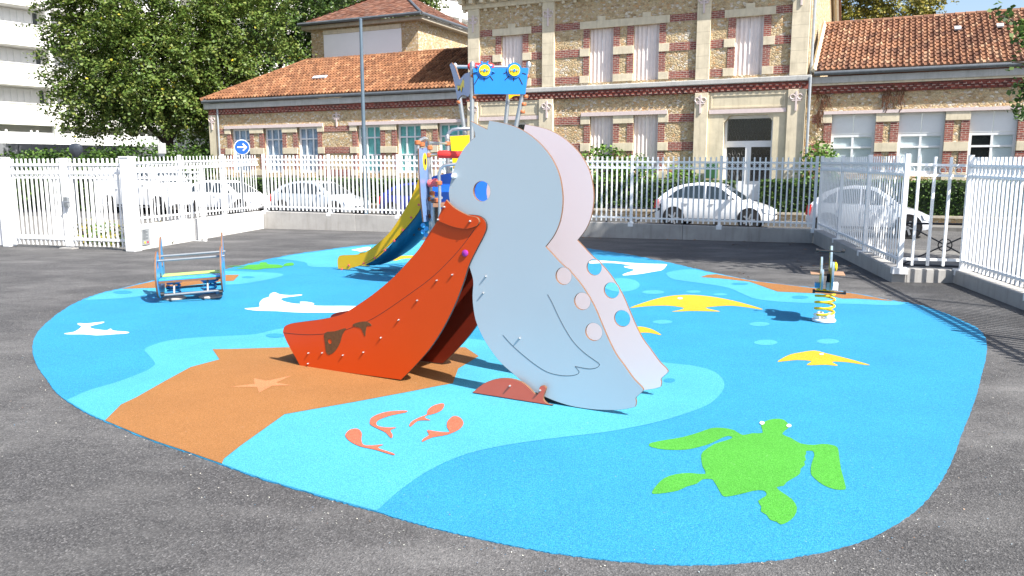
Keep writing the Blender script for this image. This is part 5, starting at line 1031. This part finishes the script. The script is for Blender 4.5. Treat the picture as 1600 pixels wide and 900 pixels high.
hedge('long clipped dark hedge in front of the left wing and central block', hend, hg, 0.0, 1.15, 1.3, 2.1); hedge('clipped dark hedge in front of the right wing', hg2, 17, 0.0, 1.20, 1.3, 2.1)
ha, hb = FS(8, 300, 7.0)[0], FS(168, 300, 7.0)[0]; hedge('dark clipped hedge seen through the double gate', ha, hb, ZST, 1.0, 6.0, 7.0)
def streetwall(label, s0, s1):
    e = empty('garden_wall', FP((s0 + s1) / 2, ZST, 2.1), label, 'wall', 'low garden walls under the hedges')
    m = MB(); m.fbox(s0, s1, ZST, -0.02, 1.2, 2.2); m.build('wall', M_RUB, e); n = int((s1 - s0) / 1.2)
    for i in range(n): a = s0 + (s1 - s0) * i / n; m = MB(); m.fbox(a, a + (s1 - s0) / n - 0.008, -0.018, 0.06, 1.15, 2.27); m.build('coping_stone', M_COPE, e)
streetwall('low stone garden wall with coping under the long hedge', hend, hg); streetwall('low stone garden wall with coping under the right hedge', hg2, 17)
e = empty('entrance_gate', FP(hg + 0.5, ZST, 1.9), 'white solid garden gate between the two hedges', 'gate'); m = MB(); m.fbox(hg + 0.05, hg2 - 0.05, -0.2, 1.05, 1.75, 1.82); m.build('leaf', M_FRAME, e); 
for a in (hg + 0.02, hg2 - 0.12): m = MB(); m.fbox(a, a + 0.1, ZST + .1, 1.12, 1.7, 1.86); m.build('post', M_FRAME, e)
m = MB(); m.fbox(hg + .08, hg2 - .08, 0.40, 0.46, 1.82, 1.85); m.build('rail', M_ZINC, e)
def bush(label, c, r, n, ls, mat, name='shrub', group='garden shrubs'):
    e = empty(name, Vector((c[0], c[1], c[2] - r[2])), label, 'shrub', group); P, d = ell(c, r, n, 0.6); P += rng.normal(size=P.shape) * 0.08; v, f = leaves(P, ls, d + np.array([0, 0, .4]), 0.9); leaf_object('foliage', v, f, mat, e)
    m = MB()
    for k in range(5): m.tube([(c[0], c[1], c[2] - r[2]), (c[0] + random.uniform(-.5, .5) * r[0], c[1] + random.uniform(-.5, .5) * r[1], c[2] + 0.3 * r[2])], [0.03, 0.008], 5)
    m.build('stems', M_BARK, e)
for (x, y, w, h, lab) in ((940, 262, 1.3, 1.5, 'bright green leafy shrub under the ground floor shutters'), (990, 266, 1.0, 1.3, 'bright green shrub in the middle of the front garden'), (1065, 272, 0.8, 1.05, 'pale flowering shrub left of the stone portal'), (1280, 252, 0.75, 1.5, 'yellow green shrub beside the right downpipe'), (1420, 285, .6, .8, 'small shrub under the windows of the right wing')):
    s, z = FS(x, y, 0.8); c = FP(s, 0, 0.75); bush(lab, (c.x, c.y, ZST + h), (w, 0.5, h), int(1500 * w * h), 0.13, M_LEAFB)
m = MB(); s_, z_ = FS(1112, 265, 0.6); e = empty('green_box', FP(s_, ZST, 0.55), 'dark green box on a post beside the portal', 'box'); m.fbox(s_ - .22, s_ + .22, 1.25, 1.85, 0.45, 0.7); m.build('case', plain('green_box', (0.03, 0.11, 0.035), 0.5), e, bevel=0.02); m = MB(); m.fbox(s_ - .05, s_ + .05, ZST, 1.25, 0.5, 0.62); m.build('stand', M_ZINC, e)
# dark shrubs on the bank under the trees
for i, (x, y, Y, w, h) in enumerate(((20, 254, 36, 1.6, 0.8), (60, 245, 37, 1.3, 1.0), (95, 246, 37, 1.2, .9), (150, 246, 38, 1.3, 0.9), (185, 236, 40, 1.9, 1.5), (225, 232, 41, 2.0, 1.6), (262, 236, 42, 1.8, 1.5), (300, 238, 43, 1.7, 1.5))):
    p = D(x, y, Y); zc = D(x, y, Y).z - h * 0.75
    bush(['loose olive shrub at the far left behind the gate', 'dark shrub left of the bagged sign', 'low shrub right below the bagged sign', 'brownish shrub right of the bagged sign', 'dark shrub under the left side of the lime tree', 'dark shrub under the lime tree trunk', 'dark shrub behind the small grey sign', 'dark shrub at the left end of the school'][i], (p.x, p.y, max(zc, ZST + h)), (w, 1.0, max(h, 1.1)), 1600, 0.16, M_LEAFH, group='shrubs on the bank')
for k in range(5):
    x = 40 - k * 0.0; c = GP + q * (1.2 + 0.15 * k) + gdir * (0.6 + 0.62 * k); z = 0.0; bush(['low weedy plant behind the gate near the thick post', 'low weedy plant second behind the gate from the thick post', 'low plant behind the gate centre', 'low leafy plant behind the left gate leaf', 'low leafy plant behind the gate at the far left'][k], (c.x, c.y, 0.12), (0.3, 0.25, 0.26), 260, 0.07, M_LEAFB if k % 2 else M_LEAFY, 'weed', 'weeds behind the gate')

# ================================================================== STREET FURNITURE
def pole_thing(name, label, cat, x, Y, ztop, r, mat=M_POLE, group=None):
    p = D(x, 300, Y); e = empty(name, Vector((p.x, p.y, ZST)), label, cat, group); m = MB(); m.tube([(p.x, p.y, ZST), (p.x, p.y, ztop * 0.4), (p.x, p.y, ztop)], [r * 1.25, r * 1.1, r * 0.85], 10); m.build('pole', mat, e, True); m = MB(); m.lathe(Vector((p.x, p.y, ZST)), [(r * 2.2, 0), (r * 2.2, 0.05), (r * 1.3, 0.09)], 12); m.build('base_plate', mat, e); return e, p
e, p = pole_thing('lamp_post', 'tall slate blue pole in front of the left wing', 'pole', 571, 27, D(570, 32, 27).z, 0.062); zt_ = D(570, 32, 27).z; m = MB(); m.lathe(Vector((p.x, p.y, zt_)), [(0.055, 0), (0.06, 0.03), (0.03, 0.06)], 10); m.build('pole_cap', M_POLE, e)
e, p = pole_thing('arrow_sign', 'round blue road sign with a white right arrow', 'sign', 378.5, 33, D(378, 222, 33).z, 0.035, M_ZINC); c = D(378.3, 230, 32.9); ax = Vector((0.25, -1, 0)).normalized(); ux = Vector((-ax.y, ax.x, 0)); 
m = MB(); m.disc(c, ax, 0.31, 0.03, 28); m.build('rim', M_WHITE, e); m = MB(); m.disc(c + ax * 0.02, ax, 0.285, 0.012, 28); fc = m.build('face', M_SIGNB, e)
m = MB(); cc = c + ax * 0.028; zv = Vector((0, 0, 1)); m.obox(cc - ux * 0.02, ux * 0.17, ax * 0.003, zv * 0.026)
for k in (-1, 1): tip = cc + ux * 0.17; b = tip + (-ux * 0.13 + zv * k * 0.13); dd = (b - tip).normalized(); m.obox((tip + b) / 2 + ax * 0.001, dd * 0.105, ax * 0.004, dd.cross(ax).normalized() * 0.026)
m.build('arrow', M_WHITE, fc)
e, p = pole_thing('small_sign', 'small grey rectangular sign seen from behind near the lime tree', 'sign', 253, 26, D(253, 240, 26).z, 0.03, M_ZINC); c = D(253, 232, 25.9); m = MB(); m.obox(c, Vector((0.13, 0, 0)), Vector((0, 0.012, 0)), Vector((0, 0, 0.17))); m.build('plate', M_SIGNG, e, bevel=0.01); m = MB(); m.obox(D(253, 242.5, 25.9), Vector((0.09, 0, 0)), Vector((0, 0.02, 0)), Vector((0, 0, 0.04))); m.build('bracket', M_ZINC, e)
e, p = pole_thing('bagged_sign', 'round sign wrapped in a black plastic bag above the gate', 'sign', 118.5, 23, D(118, 240, 23).z, 0.025, M_ZINC); c = D(118.5, 234, 22.95); m = MB(); pr = [(0.02, -0.23), (0.05, -0.20), (0.13, -0.13), (0.175, -0.05), (0.19, 0.03), (0.18, 0.10), (0.13, 0.155), (0.06, 0.18), (0.01, 0.185)]; m.lathe(c, pr, 22)
m.v = [c + Vector(((p_ - c).x * (1 + 0.06 * math.sin(9 * math.atan2((p_ - c).y, (p_ - c).x))), (p_ - c).y * 0.55 * (1 + 0.1 * math.sin(7 * math.atan2((p_ - c).y, (p_ - c).x))), (p_ - c).z)) for p_ in m.v]; m.build('bag', M_BAG, e, True)
def barrier(label, A, B, h=0.95):
    A, B = Vector(A), Vector(B); A.z = B.z = ZST; e = empty('street_barrier', A, label, 'barrier', 'black street barriers'); d = B - A
    for f in (0, 1): c = A + d * f; m = MB(); m.tube([c, c + Vector((0, 0, h + 0.04))], 0.03, 8); m.build('post', M_DKFRAME, e, True); m = MB(); m.lathe(c + Vector((0, 0, h + .04)), [(0.03, 0), (0.045, 0.03), (0.03, 0.07), (0.008, 0.085)], 10); m.build('finial', M_DKFRAME, e, True)
    for z in (h - 0.02, 0.12): m = MB(); m.tube([A + Vector((0, 0, z)), B + Vector((0, 0, z))], 0.02, 8); m.build('rail', M_DKFRAME, e)
    for (z0, z1) in ((0.12, h - 0.02), (h - 0.02, 0.12)): m = MB(); m.tube([A + Vector((0, 0, z0)), B + Vector((0, 0, z1))], 0.014, 6); m.build('cross_bar', M_DKFRAME, e)
    c = (A + B) / 2 + Vector((0, 0, (h + .1) / 2)); u = d.normalized(); m = MB(); m.tube([c + u * 0.12 * math.cos(k * math.pi / 8) + Vector((0, 0, 0.12 * math.sin(k * math.pi / 8))) for k in range(17)], 0.012, 6, False); m.build('centre_ring', M_DKFRAME, e)
p1 = D(1412, 360, 15.2); barrier('black barrier behind the step in the right fence', p1, p1 + S * 1.55 + Vector((0.0, 0.2, 0))); barrier('black barrier at the right edge behind the fence', p1 + S * 1.75 + Vector((0, -.55, 0)), p1 + S * 3.3 + Vector((0, -.4, 0)))
p2 = D(948, 340, 21.5); barrier('black barrier behind the back fence beside the white car', p2, p2 + S * 1.5)

# ================================================================== CARS
def car(label, s, t, paintm, L=4.0, W_=1.72, H=1.47, rz=0.0, name='parked_car', van=False):
    """hatchback pointing along +S, nose right; side profile lofted across the width"""
    c = FP(s, ZST, t); e = empty(name, c, label, 'car' if not van else 'van', 'cars parked along the street')
    R_ = Matrix.Rotation(-TH + rz, 3, 'Z')
    def P(x, y, z): return c + R_ @ Vector((x * L / 4.0, y * W_ / 1.72, z * H / 1.47))
    if not van:
        st = [(-2.0, .42, .60, .50, .62), (-1.96, .30, .78, .66, .72), (-1.85, .24, .92, .76, .80), (-1.5, .22, .96, .82, .85), (-0.8, .21, .95, .84, .86), (0.0, .21, .93, .84, .86), (0.7, .21, .91, .83, .86), (1.1, .21, .86, .80, .85), (1.5, .22, .77, .74, .82), (1.8, .25, .66, .64, .74), (1.95, .30, .56, .52, .62), (2.0, .38, .50, .40, .50)]
        cab = [(-1.90, .88), (-1.72, 1.06), (-1.42, 1.27), (-1.05, 1.40), (-0.5, 1.47), (0.0, 1.45), (0.30, 1.38), (0.75, 1.10), (1.08, .88)]
    else:
        st = [(-2.0, .35, 1.0, .78, .80), (-1.95, .25, 1.1, .84, .86), (-1.0, .22, 1.1, .86, .86), (0.0, .22, 1.1, .86, .86), (1.0, .22, 1.05, .84, .86), (1.4, .22, .95, .80, .85), (1.8, .25, .80, .70, .78), (2.0, .35, .60, .55, .65)]
        cab = [(-1.97, 1.05), (-1.95, 1.44), (-1.85, 1.47), (-0.5, 1.48), (0.6, 1.46), (0.85, 1.38), (1.2, 1.12), (1.38, .95)]
    m = MB(); n = 10
    for (x, zb, zt, wt, wb) in st:
        zm = zb + (zt - zb) * 0.55
        ring = [(-wb * .94, zb), (-wb, zb + .10), (-wb * 1.0, zm), (-wb * .985, zt - .07), (-wt, zt), (wt, zt), (wb * .985, zt - .07), (wb * 1.0, zm), (wb, zb + .10), (wb * .94, zb)]
        m.v += [P(x, y, z) for y, z in ring]
    for i in range(len(st) - 1):
        for j in range(n): a, b = i * n + j, i * n + (j + 1) % n; m.face((a, b, b + n, a + n))
    m.face(list(range(n))); m.face([(len(st) - 1) * n + j for j in range(n)]); body_ = m.build('body', paintm, e, True)
    yb = lambda z: 0.80 - (z - .92) * 0.42
    m = MB(); n = 4
    for (x, z) in cab: z = max(z, .86); m.v += [P(x, -0.80, .84), P(x, -yb(z), z), P(x, yb(z), z), P(x, 0.80, .84)]
    for i in range(len(cab) - 1):
        for j in range(3): a = i * n + j; m.face((a, a + 1, a + 1 + n, a + n))
    m.face((0, 1, 2, 3)); m.face([(len(cab) - 1) * n + j for j in range(4)]); m.build('cabin', paintm, e, False, 0.035, 3)
    def side_glass(poly, sgn):
        m = MB(); m.prism([P(x, sgn * (yb(z) + .006), z) for x, z in poly], R_ @ Vector((0, sgn * 0.006, 0))); m.build('side_window', M_CARGL, e)
    gl = ([[(-1.50, .98), (-1.24, 1.20), (-1.03, 1.29), (-1.0, .97)], [(-.94, .97), (-.95, 1.34), (-.5, 1.38), (-.28, 1.375), (-.26, .955)], [(-.18, .955), (-.20, 1.37), (.10, 1.34), (.28, 1.27), (.78, .93)]] if not van else [[(.1, 1.05), (.1, 1.36), (.6, 1.34), (1.0, 1.05)]])
    for sg in (-1, 1):
        for pl in gl: side_glass(pl, sg)
    def slope_glass(x0, z0, x1, z1, name):
        d = Vector((x1 - x0, 0, z1 - z0)); nrm = Vector((d.z, 0, -d.x)).normalized(); nrm = nrm if nrm.z > 0 else -nrm; m = MB()
        m.prism([P(x0, -yb(z0) + .10, z0) + R_ @ nrm * .008, P(x0, yb(z0) - .10, z0) + R_ @ nrm * .008, P(x1, yb(z1) - .10, z1) + R_ @ nrm * .008, P(x1, -yb(z1) + .10, z1) + R_ @ nrm * .008], R_ @ nrm * .006); m.build(name, M_CARGL, e)
    if not van: slope_glass(1.02, .925, .34, 1.352, 'windscreen'); slope_glass(-1.68, 1.09, -1.46, 1.245, 'rear_window')
    else: slope_glass(1.33, .99, .88, 1.36, 'windscreen')
    for x in ((-1.27, 1.25) if not van else (-1.3, 1.35)):
        for sg in (-1, 1):
            ax = R_ @ Vector((0, sg, 0)); c0 = P(x, sg * .835, .31)
            m = MB(); m.disc(P(x, sg * .83, .33), ax, 0.375, 0.085, 24); m.build('wheel_arch', M_ARCH, e); m = MB(); m.disc(P(x, sg * .79, .31), ax, 0.31, 0.19, 24); w_ = m.build('wheel', M_TYRE, e)
            m = MB(); cx = P(x, sg * .845, .31) + ax * 0.042; m.disc(cx, ax, 0.21, 0.012, 20); rm_ = m.build('rim', M_ARCH, w_)
            for k in range(5): an = k * 2 * math.pi / 5; dv = R_ @ Vector((math.cos(an), 0, math.sin(an))); tv = R_ @ Vector((-math.sin(an), 0, math.cos(an))); m = MB(); m.obox(cx + dv * 0.10 + ax * 0.008, dv * 0.105, tv * 0.028, ax * 0.006); m.build('spoke', M_RIM, w_)
    for sg in (-1, 1):
        m = MB(); m.prism([P(1.62, sg * .775, .68), P(1.93, sg * .60, .58), P(1.93, sg * .62, .47), P(1.70, sg * .77, .54)], R_ @ Vector((.025, sg * .025, .01))); m.build('headlight', M_HEAD, e)
        m = MB(); m.prism([P(-1.98, sg * .70, .62), P(-1.86, sg * .815, .60), P(-1.80, sg * .82, .92), P(-1.93, sg * .70, .90)], R_ @ Vector((-.03, sg * .025, 0))); m.build('tail_light', M_TAIL, e)
        m = MB(); m.obox(P(.62, sg * .94, .98), R_ @ Vector((.06, 0, 0)), R_ @ Vector((0, .09, 0)), Vector((0, 0, .06))); m.build('mirror', paintm, e, bevel=.02)
        for x in (-.85, .02): m = MB(); m.obox(P(x, sg * .872, .80), R_ @ Vector((.075, 0, 0)), R_ @ Vector((0, .014, 0)), Vector((0, 0, .012))); m.build('door_handle', paintm, e)
        m = MB(); m.obox(P(0, sg * .855, .28), R_ @ Vector((.85 * L / 4, 0, 0)), R_ @ Vector((0, .012, 0)), Vector((0, 0, .035))); m.build('sill', M_ARCH, e)
        m = MB()
        for x in (-.97, -.22, .86): m.obox(P(x, sg * .864, .62), R_ @ Vector((.005, 0, 0)), R_ @ Vector((0, .004, 0)), Vector((0, 0, .27)))
        m.build('door_seam', M_ARCH, e)
    m = MB(); m.obox(P(1.97, 0, .40), R_ @ Vector((.03, 0, 0)), R_ @ Vector((0, .42, 0)), Vector((0, 0, .06))); m.build('grille', M_ARCH, e); m = MB(); m.obox(P(2.0, 0, .36), R_ @ Vector((.015, 0, 0)), R_ @ Vector((0, .26, 0)), Vector((0, 0, .055))); m.build('number_plate', M_WHITE, e); m = MB(); m.obox(P(-2.0, 0, .58), R_ @ Vector((.015, 0, 0)), R_ @ Vector((0, .26, 0)), Vector((0, 0, .055))); m.build('number_plate', M_WHITE, e)
    return e, P, R_
def carpos(xa, xb, t): return (FS(xa, 325, t)[0] + FS(xb, 325, t)[0]) / 2, abs(FS(xb, 325, t)[0] - FS(xa, 325, t)[0])
s, L = carpos(1020, 1208, 5.55); car('white hatchback behind the back fence, right of the pelican', s, 4.7, C_WHITE, min(max(L, 3.8), 4.2), 1.72, 1.53)
s, L = carpos(275, 403, 6.3); car('white hatchback behind the left fence near the gate', s, 5.5, C_WHITE, 4.4, 1.75, 1.50, 0.06)
s, L = carpos(413, 551, 6.3); car('silver grey hatchback behind the back fence left of the tall pole', s, 5.4, C_SILV, 4.3, 1.75, 1.50)
s, L = carpos(584, 735, 6.0); car('dark blue car half hidden behind the yellow slide', s, 5.2, C_NAVY, 4.1, 1.7, 1.46)
s, L = carpos(1300, 1461, 7.2); car('pearl white car behind the receding right fence', FS(1461, 330, 7.2)[0] - 1.72, 6.4, C_PEARL, 3.4, 1.75, 1.50)
s = FS(262, 310, 6.0)[0]; car('charcoal car behind the white hatchback on the left', s - 1.9, 5.2, C_DARK, 4.2, 1.75, 1.46)
s = FS(222, 280, 7.5)[0]; e, P, R_ = car('white van with roof rack behind the gate post', s - 0.4, 6.8, C_WHITE, 4.6, 1.9, 2.05, 0.0, 'parked_van', True)
m = MB()
for y in (-.55, .55): m.tube([P(-1.8, y, 1.57), P(0.6, y, 1.57), P(.75, y, 1.48)], 0.022, 6)
for x in (-1.6, -.8, 0, .5): m.tube([P(x, -.55, 1.57), P(x, .55, 1.57)], 0.018, 6)
for x in (-1.6, -.4, .5):
    for y in (-.55, .55): m.tube([P(x, y, 1.45), P(x, y, 1.57)], 0.015, 5)
m.build('roof_rack', M_STEEL, e)

# ================================================================== FALLEN LEAVES
P = []
for _ in range(22): a, b = random.random(), random.random(); p = RC.lerp(R1, a) - Vector((0.15 + 2.2 * b * b, 0, 0)); P.append((p.x, p.y, 0.006))
for _ in range(14): p = LC.lerp(RC, random.uniform(.55, 1)); P.append((p.x, p.y - random.uniform(.05, .4), 0.006))
v, f = leaves(np.array(P), 0.07, np.tile(np.array([[0, 0, 3.0]]), (len(P), 1)), 0.25); v[:, 2] = np.clip(v[:, 2], 0.004, 0.03); o = leaf_object('fallen_leaves', v, f, plain('dead_leaf', (0.25, 0.10, 0.03), 0.8, 0.3)); tag(o, 'scattered brown fallen leaves along the foot of the walls', 'leaves', None, 'stuff')

# loose rubber granules and chippings swept along the edge of the patch
P = []; nO = len(OUTS)
for _ in range(900):
    k = random.randrange(nO); x0, y0 = OUTS[k]; p = G(x0, y0); d = (p - G(800, 560)); d.z = 0; d.normalize(); p = p + d * (0.01 + abs(random.gauss(0, 0.16))) + Vector((random.gauss(0, .1), random.gauss(0, .1), 0)); P.append((p.x, p.y, 0.004))
for _ in range(350): P.append((random.uniform(-6, 5), random.uniform(2.2, 9), 0.0035))
P = np.array([q_ for q_ in P if q_[0] < 5.2 and q_[1] < 16]); v, f = leaves(P, 0.0075, np.tile(np.array([[0, 0, 4.0]]), (len(P), 1)), 0.2); v[:, 2] = np.clip(v[:, 2], 0.002, 0.012)
o = leaf_object('loose_chippings', v, f, leafmat('chippings', [(0, (0.35, 0.34, 0.33)), (0.55, (0.5, 0.5, 0.48)), (0.75, (0.02, 0.15, 0.3)), (0.9, (0.3, 0.13, 0.04)), (1, (0.62, 0.62, 0.6))], 0.0)); tag(o, 'pale chippings and loose granules along the edge of the coloured surface', 'chippings', None, 'stuff')
